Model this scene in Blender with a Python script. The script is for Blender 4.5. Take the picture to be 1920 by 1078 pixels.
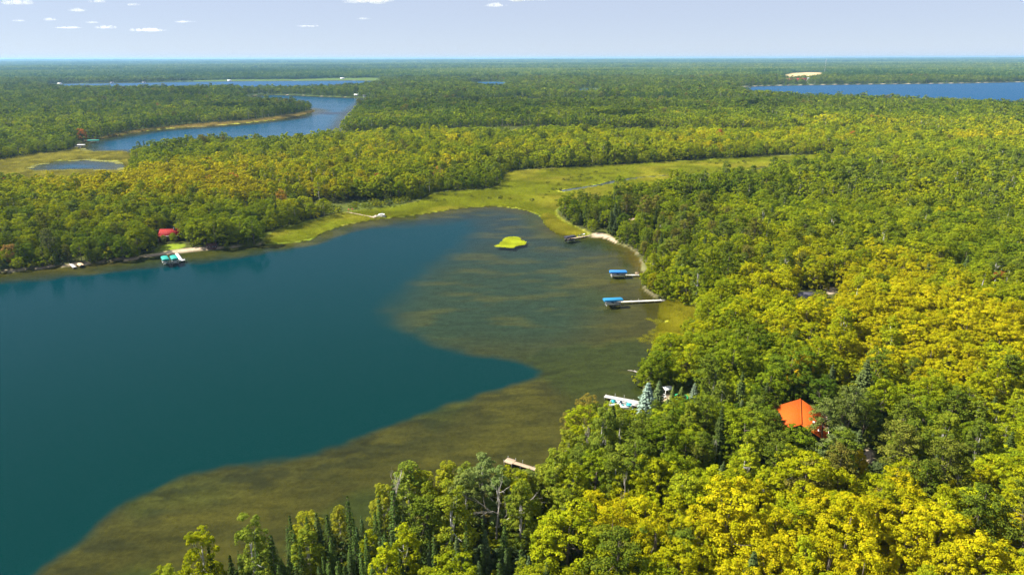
import bpy, math, random
import numpy as np
from mathutils import Matrix, Vector

for o in list(bpy.data.objects):
    bpy.data.objects.remove(o, do_unlink=True)
scene = bpy.context.scene
COL = scene.collection
R = math.radians

# ------------------------------------------------------------------ camera
F_PX, W_PX, H_PX = 1280.0, 1920.0, 1078.0
CAM_Z = 95.0
PITCH, ROLL = R(18.55), R(0.13)
_f = np.array([0, math.cos(PITCH), -math.sin(PITCH)])
_u0 = np.array([0, math.sin(PITCH), math.cos(PITCH)])
_r0 = np.array([1.0, 0, 0])
_r = math.cos(ROLL) * _r0 - math.sin(ROLL) * _u0
_u = math.sin(ROLL) * _r0 + math.cos(ROLL) * _u0
cam_d = bpy.data.cameras.new('camera')
cam_d.sensor_width = 36.0
cam_d.lens = 36.0 * F_PX / W_PX
cam_d.clip_start = 1.0
cam_d.clip_end = 200000.0
cam = bpy.data.objects.new('camera', cam_d)
COL.objects.link(cam)
cam.matrix_world = Matrix(((_r[0], _u[0], -_f[0], 0), (_r[1], _u[1], -_f[1], 0), (_r[2], _u[2], -_f[2], CAM_Z), (0, 0, 0, 1)))
scene.camera = cam

# ------------------------------------------------------------------ sky, sun, exposure
SUN_EL, SUN_AZ = R(47), R(-80)          # azimuth from +Y (view direction) towards +X
SUN_DIR = Vector((math.sin(SUN_AZ) * math.cos(SUN_EL), math.cos(SUN_AZ) * math.cos(SUN_EL), math.sin(SUN_EL)))
world = bpy.data.worlds.new('World')
scene.world = world
world.use_nodes = True
wn = world.node_tree.nodes
wl = world.node_tree.links
bg = wn['Background']
sky = wn.new('ShaderNodeTexSky')
sky.sky_type = 'NISHITA'
sky.sun_disc = False
sky.sun_elevation = SUN_EL
sky.sun_rotation = SUN_AZ % (2 * math.pi)
sky.altitude = 300
sky.air_density = 0.6
sky.dust_density = 0.0
sky.ozone_density = 3.0
veil = wn.new('ShaderNodeMix')           # thin even high haze over the whole sky
veil.data_type = 'RGBA'
veil.inputs['Factor'].default_value = 0.72
veil.inputs['B'].default_value = (5.4, 5.9, 7.2, 1)
wl.new(sky.outputs['Color'], veil.inputs['A'])
wl.new(veil.outputs['Result'], bg.inputs['Color'])
bg.inputs['Strength'].default_value = 0.05

sun_d = bpy.data.lights.new('sun', 'SUN')
sun_d.energy = 5.0
sun_d.angle = R(0.5)
sun_d.color = (1.0, 0.955, 0.86)
sun = bpy.data.objects.new('sun', sun_d)
COL.objects.link(sun)
sun.rotation_euler = SUN_DIR.to_track_quat('Z', 'Y').to_euler()
sun.location = (0, 0, 400)

vs = scene.view_settings
vs.view_transform = 'Standard'
vs.look = 'None'
vs.exposure = 1.28
vs.gamma = 1.0
vs.use_curve_mapping = False
cy = scene.cycles
cy.max_bounces = 6
cy.diffuse_bounces = 2
cy.glossy_bounces = 2
cy.transmission_bounces = 2
cy.transparent_max_bounces = 6
cy.volume_bounces = 1
cy.use_denoising = True
cy.denoising_prefilter = 'FAST'
cy.sample_clamp_indirect = 4.0
cy.caustics_reflective = False
cy.caustics_refractive = False

# ------------------------------------------------------------------ helpers
rng = np.random.default_rng(11)
random.seed(5)

def ray(px, py):
    a, b = (px - W_PX / 2) / F_PX, -(py - H_PX / 2) / F_PX
    return _f + a * _r + b * _u

def G(px, py, z=0.0, k=1.0):
    """the point of the level plane z that the photograph shows at this pixel; k moves it towards the camera's foot (a shore hidden by its trees)"""
    d = ray(px, py)
    t = (CAM_Z - z) / -d[2]
    return np.array([d[0] * t * k, d[1] * t * k, z])

def project(x, y, z):
    v = np.stack([x, y, z - CAM_Z], -1)
    d = v @ _f
    return W_PX / 2 + F_PX * (v @ _r) / d, H_PX / 2 - F_PX * (v @ _u) / d, d

def smooth(a, b, x):
    t = np.clip((x - a) / (b - a), 0, 1)
    return t * t * (3 - 2 * t)

def _hash(i, j, s):
    h = (i * 374761393 + j * 668265263 + s * 2147483647) & 0xFFFFFFFF
    h = ((h ^ (h >> 13)) * 1274126177) & 0xFFFFFFFF
    return ((h ^ (h >> 16)) & 0xFFFFFF) / float(0xFFFFFF)

def vnoise(x, y, scale, seed=0):
    x, y = np.asarray(x, float) / scale, np.asarray(y, float) / scale
    i, j = np.floor(x).astype(np.int64), np.floor(y).astype(np.int64)
    u, v = x - i, y - j
    u, v = u * u * (3 - 2 * u), v * v * (3 - 2 * v)
    return (_hash(i, j, seed) * (1 - u) + _hash(i + 1, j, seed) * u) * (1 - v) + (_hash(i, j + 1, seed) * (1 - u) + _hash(i + 1, j + 1, seed) * u) * v

def fbm(x, y, scale, seed=0, octs=3):
    s, a, t = 0, 1.0, 0
    for k in range(octs):
        s = s + a * vnoise(x, y, scale / 2 ** k, seed + k * 17)
        t += a
        a *= 0.5
    return s / t

def sdf(poly, x, y):
    """signed distance to a closed polygon, negative inside"""
    p = np.asarray(poly, float)[:, :2]
    d2 = np.full(x.shape, 1e30)
    inside = np.zeros(x.shape, bool)
    for a, b in zip(p, np.roll(p, -1, 0)):
        e = b - a
        wx, wy = x - a[0], y - a[1]
        t = np.clip((wx * e[0] + wy * e[1]) / max(e @ e, 1e-9), 0, 1)
        d2 = np.minimum(d2, (wx - e[0] * t) ** 2 + (wy - e[1] * t) ** 2)
        c = (a[1] > y) != (b[1] > y)
        if c.any():
            xi = a[0] + (y - a[1]) * e[0] / (e[1] if abs(e[1]) > 1e-12 else 1e-12)
            inside ^= c & (x < xi)
    d = np.sqrt(d2)
    return np.where(inside, -d, d)

def rounded(poly, n=2):
    """corner-cut a polygon so that shores run in curves"""
    p = np.asarray(poly, float)[:, :2]
    for _ in range(n):
        q = np.roll(p, -1, 0)
        p = np.stack([0.75 * p + 0.25 * q, 0.25 * p + 0.75 * q], 1).reshape(-1, 2)
    return p

def raw_mesh(name, V, quads=None, tris=None, mats=(), mat_idx=None, smooth_shade=False):
    V = np.ascontiguousarray(V, np.float32)
    me = bpy.data.meshes.new(name)
    nq = 0 if quads is None else len(quads)
    nt = 0 if tris is None else len(tris)
    idx = np.concatenate([np.asarray(q, np.int32).ravel() for q in (quads, tris) if q is not None and len(q)])
    me.vertices.add(len(V))
    me.vertices.foreach_set('co', V.ravel())
    me.loops.add(len(idx))
    me.loops.foreach_set('vertex_index', idx)
    me.polygons.add(nq + nt)
    starts = np.concatenate([np.arange(nq) * 4, nq * 4 + np.arange(nt) * 3]).astype(np.int32)
    me.polygons.foreach_set('loop_start', starts)
    me.polygons.foreach_set('loop_total', np.concatenate([np.full(nq, 4), np.full(nt, 3)]).astype(np.int32))
    for m in mats:
        me.materials.append(m)
    if mat_idx is not None:
        me.polygons.foreach_set('material_index', np.asarray(mat_idx, np.int32))
    if smooth_shade:
        me.polygons.foreach_set('use_smooth', np.ones(nq + nt, bool))
    me.update(calc_edges=True)
    return me

def tag(o, label=None, cat=None, group=None, kind=None):
    if label: o['label'] = label
    if cat: o['category'] = cat
    if group: o['group'] = group
    if kind: o['kind'] = kind
    return o

def link(name, data, parent=None, loc=None, rotz=None):
    o = bpy.data.objects.new(name, data)
    COL.objects.link(o)
    if parent is not None: o.parent = parent
    if loc is not None: o.location = tuple(float(v) for v in loc)
    if rotz is not None: o.rotation_euler = (0, 0, float(rotz))
    return o

def thing(name, label, cat, loc=(0, 0, 0), rotz=0.0, group=None):
    o = link(name, None, None, loc, rotz)
    o.empty_display_size = 0.5
    return tag(o, label, cat, group)

class MB:
    """collects boxes, prisms and tubes into one mesh"""
    def __init__(self): self.v, self.q, self.t = [], [], []
    def add(self, V, quads=(), tris=()):
        k = len(self.v)
        self.v += [tuple(map(float, p)) for p in V]
        self.q += [tuple(i + k for i in f) for f in quads]
        self.t += [tuple(i + k for i in f) for f in tris]
        return self
    def box(self, x0, x1, y0, y1, z0, z1):
        V = [(x, y, z) for z in (z0, z1) for y in (y0, y1) for x in (x0, x1)]
        return self.add(V, [(0, 2, 3, 1), (4, 5, 7, 6), (0, 1, 5, 4), (2, 6, 7, 3), (0, 4, 6, 2), (1, 3, 7, 5)])
    def tube(self, P, rad, n=6, cap=True):
        P = [np.asarray(p, float) for p in P]
        rad = [rad] * len(P) if np.isscalar(rad) else list(rad)
        rings = []
        for i, p in enumerate(P):
            d = P[min(i + 1, len(P) - 1)] - P[max(i - 1, 0)]
            d = d / (np.linalg.norm(d) + 1e-9)
            a = np.cross(d, (0, 0, 1) if abs(d[2]) < 0.9 else (1, 0, 0))
            a /= np.linalg.norm(a)
            b = np.cross(d, a)
            rings.append([p + rad[i] * (math.cos(2 * math.pi * k / n) * a + math.sin(2 * math.pi * k / n) * b) for k in range(n)])
        V = [v for r in rings for v in r]
        Q = [(i * n + k, i * n + (k + 1) % n, (i + 1) * n + (k + 1) % n, (i + 1) * n + k) for i in range(len(P) - 1) for k in range(n)]
        T = []
        if cap:
            V += [P[0], P[-1]]
            a, b = len(V) - 2, len(V) - 1
            m = (len(P) - 1) * n
            for k in range(n):
                T += [(a, (k + 1) % n, k), (b, m + k, m + (k + 1) % n)]
        return self.add(V, Q, T)
    def slab(self, pts, thick):
        """a quad a b c d given its upper corners, thickened downwards along its normal"""
        p = [np.asarray(q, float) for q in pts]
        n = np.cross(p[1] - p[0], p[3] - p[0])
        n = n / np.linalg.norm(n)
        if n[2] < 0:
            p = p[::-1]
            n = -n
        low = [q - n * thick for q in p]
        return self.add(p + low, [(0, 1, 2, 3), (7, 6, 5, 4), (0, 4, 5, 1), (1, 5, 6, 2), (2, 6, 7, 3), (3, 7, 4, 0)])
    def prism(self, prof, y0, y1):
        """profile in x,z (closed, convex fan) along y"""
        n = len(prof)
        V = [(x, y0, z) for x, z in prof] + [(x, y1, z) for x, z in prof]
        Q = [(i, (i + 1) % n, n + (i + 1) % n, n + i) for i in range(n)]
        T = [(0, i + 1, i) for i in range(1, n - 1)] + [(n, n + i, n + i + 1) for i in range(1, n - 1)]
        return self.add(V, Q, T)
    def mesh(self, name, mat, smooth_shade=False):
        return raw_mesh(name, self.v, self.q, self.t, [mat], None, smooth_shade)
    def build(self, name, mat, parent=None, label=None, smooth_shade=False, loc=None, rotz=None):
        o = link(name, self.mesh(name, mat, smooth_shade), parent, loc, rotz)
        if label: o['label'] = label
        return o

# ------------------------------------------------------------------ materials
def new_mat(name):
    m = bpy.data.materials.new(name)
    m.use_nodes = True
    nt = m.node_tree
    nt.nodes.clear()
    out = nt.nodes.new('ShaderNodeOutputMaterial')
    return m, nt, out

def plain(name, rgb, rough=0.6, var=0.15, scale=1.5, metal=0.0, spec=0.4):
    m, nt, out = new_mat(name)
    p = nt.nodes.new('ShaderNodeBsdfPrincipled')
    p.inputs['Roughness'].default_value = rough
    p.inputs['Metallic'].default_value = metal
    p.inputs['Specular IOR Level'].default_value = spec
    tc = nt.nodes.new('ShaderNodeTexCoord')
    nz = nt.nodes.new('ShaderNodeTexNoise')
    nz.inputs['Scale'].default_value = scale
    nz.inputs['Detail'].default_value = 5
    mx = nt.nodes.new('ShaderNodeMix')
    mx.data_type = 'RGBA'
    mx.inputs['A'].default_value = tuple(c * (1 - var) for c in rgb) + (1,)
    mx.inputs['B'].default_value = tuple(min(1, c * (1 + var)) for c in rgb) + (1,)
    nt.links.new(tc.outputs['Object'], nz.inputs['Vector'])
    nt.links.new(nz.outputs['Fac'], mx.inputs['Factor'])
    nt.links.new(mx.outputs['Result'], p.inputs['Base Color'])
    nt.links.new(p.outputs[0], out.inputs[0])
    return m

def leaf_material(name, translucent=0.3):
    """leaf colour = the tree's own tint, varied leaf by leaf"""
    m, nt, out = new_mat(name)
    N, L = nt.nodes, nt.links
    at = N.new('ShaderNodeAttribute')
    at.attribute_type = 'INSTANCER'
    at.attribute_name = 'tint'
    lv = N.new('ShaderNodeAttribute')
    lv.attribute_type = 'GEOMETRY'
    lv.attribute_name = 'leafvar'
    hs = N.new('ShaderNodeHueSaturation')
    mr = N.new('ShaderNodeMapRange')
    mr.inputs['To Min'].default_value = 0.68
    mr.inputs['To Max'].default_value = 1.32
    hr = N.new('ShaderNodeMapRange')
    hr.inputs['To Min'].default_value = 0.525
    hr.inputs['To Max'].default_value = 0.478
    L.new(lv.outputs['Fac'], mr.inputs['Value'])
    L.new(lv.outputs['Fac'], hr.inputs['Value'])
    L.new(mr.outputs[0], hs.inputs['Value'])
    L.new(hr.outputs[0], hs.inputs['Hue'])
    L.new(at.outputs['Color'], hs.inputs['Color'])
    d = N.new('ShaderNodeBsdfDiffuse')
    t = N.new('ShaderNodeBsdfTranslucent')
    mix = N.new('ShaderNodeMixShader')
    mix.inputs[0].default_value = translucent
    L.new(hs.outputs[0], d.inputs['Color'])
    L.new(hs.outputs[0], t.inputs['Color'])
    L.new(d.outputs[0], mix.inputs[1])
    L.new(t.outputs[0], mix.inputs[2])
    L.new(mix.outputs[0], out.inputs[0])
    return m

M = {}
M['leaf'] = leaf_material('leaf', 0.27)
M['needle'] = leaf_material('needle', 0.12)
M['bark'] = plain('bark', (0.13, 0.105, 0.08), 0.9, 0.35, 3)
M['birch_bark'] = plain('birch_bark', (0.42, 0.40, 0.36), 0.85, 0.3, 3)
M['dead_wood'] = plain('dead_wood', (0.46, 0.41, 0.36), 0.85, 0.25, 3)
M['white_paint'] = plain('white_paint', (0.78, 0.77, 0.74), 0.5, 0.06, 2)
M['dock_pale'] = plain('dock_pale', (0.62, 0.58, 0.52), 0.7, 0.18, 4)
M['dock_wood'] = plain('dock_wood', (0.46, 0.34, 0.22), 0.8, 0.22, 4)
M['steel'] = plain('steel', (0.5, 0.5, 0.5), 0.4, 0.1, 4, 0.6)
M['canvas_blue'] = plain('canvas_blue', (0.02, 0.17, 0.46), 0.7, 0.12, 2)
M['canvas_teal_blue'] = plain('canvas_teal_blue', (0.01, 0.17, 0.33), 0.7, 0.12, 2)
M['canvas_green'] = plain('canvas_green', (0.0, 0.26, 0.21), 0.7, 0.12, 2)
M['canvas_tan'] = plain('canvas_tan', (0.55, 0.38, 0.22), 0.8, 0.1, 2)
M['canvas_black'] = plain('canvas_black', (0.03, 0.028, 0.045), 0.6, 0.2, 2)
M['orange_metal'] = plain('orange_metal', (0.52, 0.095, 0.008), 0.7, 0.12, 0.9, 0.0, 0.15)
M['red_metal'] = plain('red_metal', (0.24, 0.018, 0.016), 0.75, 0.2, 1.2, 0.0, 0.1)
M['grey_shingle'] = plain('grey_shingle', (0.10, 0.095, 0.115), 0.9, 0.2, 5)
M['brown_roof'] = plain('brown_roof', (0.07, 0.035, 0.03), 0.9, 0.2, 5)
M['log_wall'] = plain('log_wall', (0.10, 0.045, 0.04), 0.8, 0.25, 3)
M['dark_wall'] = plain('dark_wall', (0.05, 0.045, 0.045), 0.8, 0.2, 3)
M['tan_wall'] = plain('tan_wall', (0.45, 0.36, 0.25), 0.8, 0.15, 3)
M['glass_dark'] = plain('glass_dark', (0.03, 0.045, 0.06), 0.08, 0.1, 2, 0.0, 0.8)
M['teal_vinyl'] = plain('teal_vinyl', (0.03, 0.30, 0.32), 0.5, 0.15, 3)
M['navy_vinyl'] = plain('navy_vinyl', (0.02, 0.05, 0.09), 0.5, 0.2, 3)
M['green_vinyl'] = plain('green_vinyl', (0.03, 0.42, 0.14), 0.5, 0.15, 3)
M['black_net'] = plain('black_net', (0.015, 0.016, 0.018), 0.8, 0.2, 3)
M['red_paint'] = plain('red_paint', (0.5, 0.045, 0.03), 0.5, 0.1, 3)
M['barn_red'] = plain('barn_red', (0.26, 0.07, 0.05), 0.7, 0.1, 0.2)
M['stream_water'] = plain('stream_water', (0.018, 0.026, 0.022), 0.12, 0.2, 0.1)
M['rubber'] = plain('rubber', (0.02, 0.02, 0.02), 0.8, 0.2, 3)
# ------------------------------------------------------------------ the lie of the land
def outline(pts, n=2):
    return rounded([G(p[0], p[1], 0.0, p[2] if len(p) > 2 else 1.0)[:2] if not (len(p) == 3 and p[2] == 'w') else np.array(p[:2], float) for p in pts], n)

K = 0.83   # a near shore hides behind the crowns that stand on it
LAKE = outline([(-420, 590), (-150, 528), (0, 510), (60, 506), (110, 500), (180, 494), (250, 487), (300, 479), (360, 474), (415, 467), (470, 460), (520, 456),
    (575, 452), (590, 444), (612, 431), (650, 421), (700, 411), (760, 405), (815, 397), (870, 389), (935, 385), (985, 393), (1018, 405), (1026, 424),
    (1050, 439), (1085, 445), (1112, 444), (1140, 448), (1160, 458), (1188, 468), (1200, 486), (1204, 512), (1202, 540), (1222, 556), (1250, 568), (1246, 600), (1240, 640),
    (1225, 665), (1210, 690), (1206, 720), (1208, 748), (1198, 768), (1172, 786), (1118, 798), (1074, 842), (1054, 895), (1045, 940), (1015, 945), (975, 945),
    (915, 975), (850, 862, 0.87), (720, 915, 0.88), (640, 962, 0.89), (560, 980, 0.90), (430, 1038, 0.90), (320, 1075, 0.91), (-65, 78, 'w'), (-110, 40, 'w'), (-220, -10, 'w'), (-520, -20, 'w'), (-800, 150, 'w')])
DEEP = outline([(0, 1150), (70, 1078), (150, 1010), (205, 972), (245, 935), (290, 912), (400, 878), (500, 862), (570, 848), (640, 826), (720, 796), (800, 768), (880, 742),
    (960, 722), (1008, 704), (1020, 686), (1000, 668), (940, 655), (880, 646), (825, 622), (802, 590), (815, 555), (850, 515), (890, 482), (930, 455), (945, 420), (915, 398),
    (860, 399), (820, 404), (740, 414), (660, 430), (615, 441), (596, 455), (520, 466), (420, 481), (320, 492), (200, 505), (80, 517), (-40, 527), (-420, 612), (-500, 150, 'w'), (-230, 50, 'w'), (-130, 80, 'w')])
MID = outline([(140, 277), (152, 266), (190, 260), (240, 250), (310, 241), (400, 236), (480, 229), (540, 222), (566, 215), (588, 210), (590, 207), (572, 203), (545, 195, 0.93), (500, 189, 0.9),
    (455, 184, 0.9), (470, 178), (540, 178), (600, 181), (650, 183), (692, 184), (690, 190), (676, 203), (662, 214), (650, 225, 0.85), (600, 243, 0.8), (540, 248, 0.8),
    (470, 246, 0.8), (400, 244, 0.8), (330, 252, 0.82), (260, 270, 0.86), (225, 284), (180, 287), (150, 285)])
POND = outline([(40, 318), (62, 308), (88, 306), (105, 300), (140, 301), (165, 297), (195, 301), (228, 302), (242, 311), (238, 317, 0.97), (150, 314, 0.97), (60, 320, 0.98)])
FARLEFT = outline([(85, 159), (120, 157), (200, 156.5), (330, 154), (450, 152.5), (570, 152), (705, 151), (720, 154, 0.95), (690, 159, 0.86), (560, 163, 0.82), (450, 161, 0.82), (330, 163, 0.82), (200, 164, 0.82), (100, 163, 0.85)])
FARPOND = outline([(868, 155), (905, 154), (952, 154.5), (950, 160, 0.86), (905, 160, 0.86)])
POOL = outline([(1082, 167), (1125, 167), (1126, 171, 0.86), (1085, 171.5, 0.86)])
RIGHT = outline([(1375, 164), (1430, 161), (1600, 158.5), (1800, 156.5), (1950, 153), (2300, 149), (2500, 200, 0.85), (2250, 198, 0.85), (1920, 189, 0.82), (1800, 185, 0.82), (1700, 181, 0.82), (1600, 176, 0.82), (1500, 174, 0.80), (1400, 170, 0.84)])
LAKES = {'LAKE': LAKE, 'MID': MID, 'POND': POND, 'FARLEFT': FARLEFT, 'FARPOND': FARPOND, 'POOL': POOL, 'RIGHT': RIGHT}

MARSH = outline([(495, 460), (500, 442), (560, 424), (612, 410), (650, 400), (720, 393), (790, 381), (815, 364), (870, 360), (930, 358), (946, 340), (946, 326), (1000, 320), (1100, 315), (1200, 309),
    (1300, 303), (1400, 298), (1500, 293), (1605, 289), (1605, 296), (1560, 302), (1490, 318), (1400, 340), (1300, 352), (1200, 366), (1120, 375), (1055, 384), (1035, 402), (1075, 428), (1105, 440),
    (1085, 450), (1000, 440), (900, 420), (800, 420), (650, 440), (560, 462)])
POND_MARSH = outline([(-40, 330), (-40, 312), (30, 298), (80, 290), (130, 286), (150, 275), (200, 282), (232, 286), (250, 292), (245, 310), (238, 330, 0.92), (120, 330, 0.88), (0, 335, 0.9)])
MID_SHORE = outline([(170, 266), (200, 256), (250, 247), (320, 238), (400, 232), (480, 226), (560, 214), (592, 206), (596, 210), (570, 218), (480, 232), (400, 240), (250, 256), (190, 268)])
SEDGE = outline([(1014, 404), (1032, 402), (1062, 426), (1100, 440), (1078, 444), (1046, 440), (1026, 424)])
SEDGE_B = outline([(1244, 566), (1275, 570), (1305, 585), (1305, 612), (1280, 636), (1236, 645), (1222, 622), (1226, 596)])
BEACH = outline([(1108, 444), (1110, 440), (1130, 440), (1146, 446), (1158, 455), (1155, 460), (1140, 452)])
BEACH_L = outline([(262, 483), (300, 476), (345, 470), (412, 463), (424, 468), (380, 473), (300, 481)])
LAWN_L = outline([(285, 474), (300, 464), (345, 460), (350, 468), (300, 478)])
BEACH_N = outline([(1184, 766), (1194, 754), (1215, 752), (1235, 746), (1262, 742), (1268, 750), (1240, 758), (1218, 765), (1200, 778)])
LAWN_N = outline([(1225, 760), (1262, 746), (1300, 744), (1320, 760), (1260, 776)])
SAND_PATCH = [outline([(1546, 549), (1562, 547), (1566, 556), (1552, 563)]), outline([(1608, 868), (1630, 864), (1634, 892), (1612, 898)]), outline([(1576, 722), (1592, 718), (1594, 728), (1578, 730)])]
FIELD = outline([(1466, 145, 0.95), (1490, 139), (1545, 137.5), (1552, 143, 0.86), (1500, 146.5, 0.84), (1470, 148, 0.88)])

# polar sheet round the camera's foot: fine in front, coarse behind, out to the horizon
rad = [25.0]
while rad[-1] < 30000:
    r_ = rad[-1]
    rad.append(r_ * (1.02 if r_ < 80 else 1.0062 if r_ < 700 else 1.011 if r_ < 4500 else 1.045))
rad = np.array(rad)
TH0, TH1, NTH = R(-47), R(47), 480
th = np.concatenate([np.linspace(R(-180), TH0, 40)[:-1], np.linspace(TH0, TH1, NTH), np.linspace(TH1, R(180), 40)[1:]])
NR, NT = len(rad), len(th)
GX = rad[:, None] * np.sin(th)[None]
GY = rad[:, None] * np.cos(th)[None]
flat = (GX.ravel(), GY.ravel())
D = {k: sdf(p, *flat) for k, p in LAKES.items()}
wob = (fbm(*flat, 14, 91) - 0.5) * 4.0
D['LAKE'] = D['LAKE'] + wob * smooth(2, 30, np.hypot(*flat) * 0.05) * 0.6
dW = np.minimum.reduce(list(D.values()))
dM = np.minimum(sdf(MARSH, *flat), sdf(POND_MARSH, *flat))
dS = np.minimum.reduce([sdf(p, *flat) for p in (SEDGE, SEDGE_B, MID_SHORE)]) + 9 * (fbm(*flat, 12, 66) - 0.5)
dB = np.minimum.reduce([sdf(p, *flat) for p in [BEACH, BEACH_L, BEACH_N]])
dC = np.minimum.reduce([sdf(p, *flat) for p in SAND_PATCH])
dL = np.minimum(sdf(LAWN_L, *flat), sdf(LAWN_N, *flat))
dF = sdf(FIELD, *flat)
dDeep = sdf(DEEP, *flat)
dist = np.hypot(*flat)
hills = 9 * (fbm(*flat, 260, 3) - 0.35) + 14 * smooth(500, 2500, dist) * (fbm(*flat, 1100, 5) - 0.4)
hills = np.maximum(hills, -0.3) + 34 * smooth(7000, 20000, dist) * (fbm(*flat, 7000, 8) - 0.42)
hills = hills + 70 * smooth(19000, 30000, dist)      # low hills close the horizon
bx, by = G(1700, 330)[:2]
hills = hills + 3 * np.exp(-(((flat[0] - bx) / 170) ** 2 + ((flat[1] - by) / 130) ** 2))
bx, by = G(330, 195)[:2]
hills = hills + 7 * np.exp(-(((flat[0] - bx) / 260) ** 2 + ((flat[1] - by) / 200) ** 2))
bx, by = G(1500, 800)[:2]
hills = hills + 2.5 * np.exp(-(((flat[0] - bx) / 60) ** 2 + ((flat[1] - by) / 60) ** 2))
inland = smooth(6, 110, dW) * smooth(4, 70, dM)
low = np.where(dM < 0, 0.18, 0.35 + 0.9 * (1 - np.exp(-np.maximum(dW, 0) / 5)))
low = np.where(dS < 0, np.minimum(low, 0.15 + 0.02 * np.maximum(dW, 0)), low)
land = low + hills * inland + 0.5 * (fbm(*flat, 9, 21, 2) - 0.5) * smooth(3, 15, dW) * smooth(0, 10, dM)
land = np.maximum(land, 0.12)
shelf = 0.25 + 1.5 * smooth(0, 45, -dW) + 0.25 * (fbm(*flat, 18, 33) - 0.5)
drop_w = (9 + 45 * smooth(195, 275, dist)) * (1 - 0.75 * smooth(-40, -90, flat[0]) * smooth(280, 320, dist))
fall = smooth(0, 1, (-dDeep + 1 + 6 * (fbm(*flat, 9, 44, 4) - 0.5)) / drop_w)
depth = np.where(D['LAKE'] < 0, shelf + 0.1 * fall, 0.3 + 1.5 * smooth(2, 60, -dW))
murk = np.where(D['LAKE'] < 0, shelf + 8.5 * fall, 0.3 + 7 * smooth(2, 60, -dW))      # how much water the eye looks through
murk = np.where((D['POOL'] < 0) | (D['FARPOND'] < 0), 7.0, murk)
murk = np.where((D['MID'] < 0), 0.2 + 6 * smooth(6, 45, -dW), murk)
ground_z = np.where(dW < 0, -depth * smooth(0, 1.5, -dW), land * smooth(-0.2, 1.2, dW))

def lookup(arr, x, y):
    r = np.hypot(x, y)
    t = np.arctan2(x, y)
    fr = np.clip(np.interp(r, rad, np.arange(NR)), 0, NR - 1.001)
    ft = np.clip(np.interp(t, th, np.arange(NT)), 0, NT - 1.001)
    i, j = fr.astype(int), ft.astype(int)
    u, v = fr - i, ft - j
    A = arr.reshape(NR, NT)
    return (A[i, j] * (1 - u) + A[i + 1, j] * u) * (1 - v) + (A[i, j + 1] * (1 - u) + A[i + 1, j + 1] * u) * v

def gz(x, y):
    return float(lookup(ground_z, np.array([x]), np.array([y]))[0])

# what the ground is made of, vertex by vertex
n1, n2, n3 = fbm(*flat, 30, 61), fbm(*flat, 7, 62), fbm(*flat, 90, 63)
def c3(r, g, b): return np.array([r, g, b])[None]
def blend(a, b, t): return a * (1 - t[:, None]) + b * t[:, None]
gcol = np.repeat(c3(0.055, 0.06, 0.018), len(dist), 0)
gcol = blend(gcol, c3(0.085, 0.105, 0.02), smooth(0.4, 0.7, n1))
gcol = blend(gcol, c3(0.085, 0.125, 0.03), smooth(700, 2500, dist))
mcol = blend(blend(np.repeat(c3(0.38, 0.39, 0.036), len(dist), 0), c3(0.26, 0.32, 0.030), smooth(0.45, 0.65, n1)), c3(0.42, 0.34, 0.08), smooth(0.52, 0.72, n3))
mcol = blend(mcol, c3(0.13, 0.11, 0.04), smooth(0.6, 0.75, n2) * 0.6)
pm = (sdf(POND_MARSH, *flat) < 0) | (sdf(MID_SHORE, *flat) < 0)
brown = blend(np.repeat(c3(0.30, 0.24, 0.07), len(dist), 0), c3(0.38, 0.37, 0.05), smooth(0.4, 0.6, n1))
mcol = np.where(pm[:, None], brown, mcol)
wet = np.minimum(dM, dS)
gcol = blend(gcol, mcol, smooth(1.5, -1.5, wet))
shore_rim = (0.25 + 0.75 * smooth(0, -60, flat[0])) * smooth(3.5, 1.0, dW) * smooth(-0.5, 0.2, dW) * smooth(0.35, 0.6, n2)
gcol = blend(gcol, c3(0.34, 0.27, 0.19), shore_rim * smooth(0, 2, wet))
gcol = blend(gcol, c3(0.17, 0.22, 0.02), smooth(1.0, -1.0, dL))
gcol = blend(gcol, c3(0.42, 0.33, 0.23), smooth(0.8, -0.6, np.minimum(dB, dC)))
gcol = blend(gcol, c3(0.46, 0.34, 0.17), smooth(20, -20, dF))
# the far shores are pale sand
dFar = D['RIGHT']
far_rim = smooth(11, 3, dFar) * (dFar > 0) * (dist > 2000)
gcol = blend(gcol, c3(0.45, 0.38, 0.27), far_rim)
# lake bed: sand at the rim, then brown silt with weed
f1, f2 = fbm(flat[0] * 0.5, flat[1] * 1.5, 10, 64), fbm(flat[0] * 0.6, flat[1] * 1.6, 4, 65, 4)
bed = blend(np.repeat(c3(0.040, 0.036, 0.008), len(dist), 0), c3(0.030, 0.036, 0.008), smooth(0.42, 0.6, n1))
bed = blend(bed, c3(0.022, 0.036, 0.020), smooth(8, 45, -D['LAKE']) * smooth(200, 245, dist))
bed = blend(bed, c3(0.015, 0.027, 0.028), smooth(290, 400, dist) * smooth(4, 20, -dW))  # towards the lake's head the bed is coloured grey-blue in place of sky reflection
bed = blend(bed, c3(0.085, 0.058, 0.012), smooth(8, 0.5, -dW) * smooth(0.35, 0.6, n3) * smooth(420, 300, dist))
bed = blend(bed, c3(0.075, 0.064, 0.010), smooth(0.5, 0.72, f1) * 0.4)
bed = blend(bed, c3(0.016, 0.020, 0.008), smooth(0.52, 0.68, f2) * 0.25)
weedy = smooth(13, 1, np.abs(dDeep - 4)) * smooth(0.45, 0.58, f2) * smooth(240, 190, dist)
bed = blend(bed, c3(0.012, 0.013, 0.007), weedy * 0.35)
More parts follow.
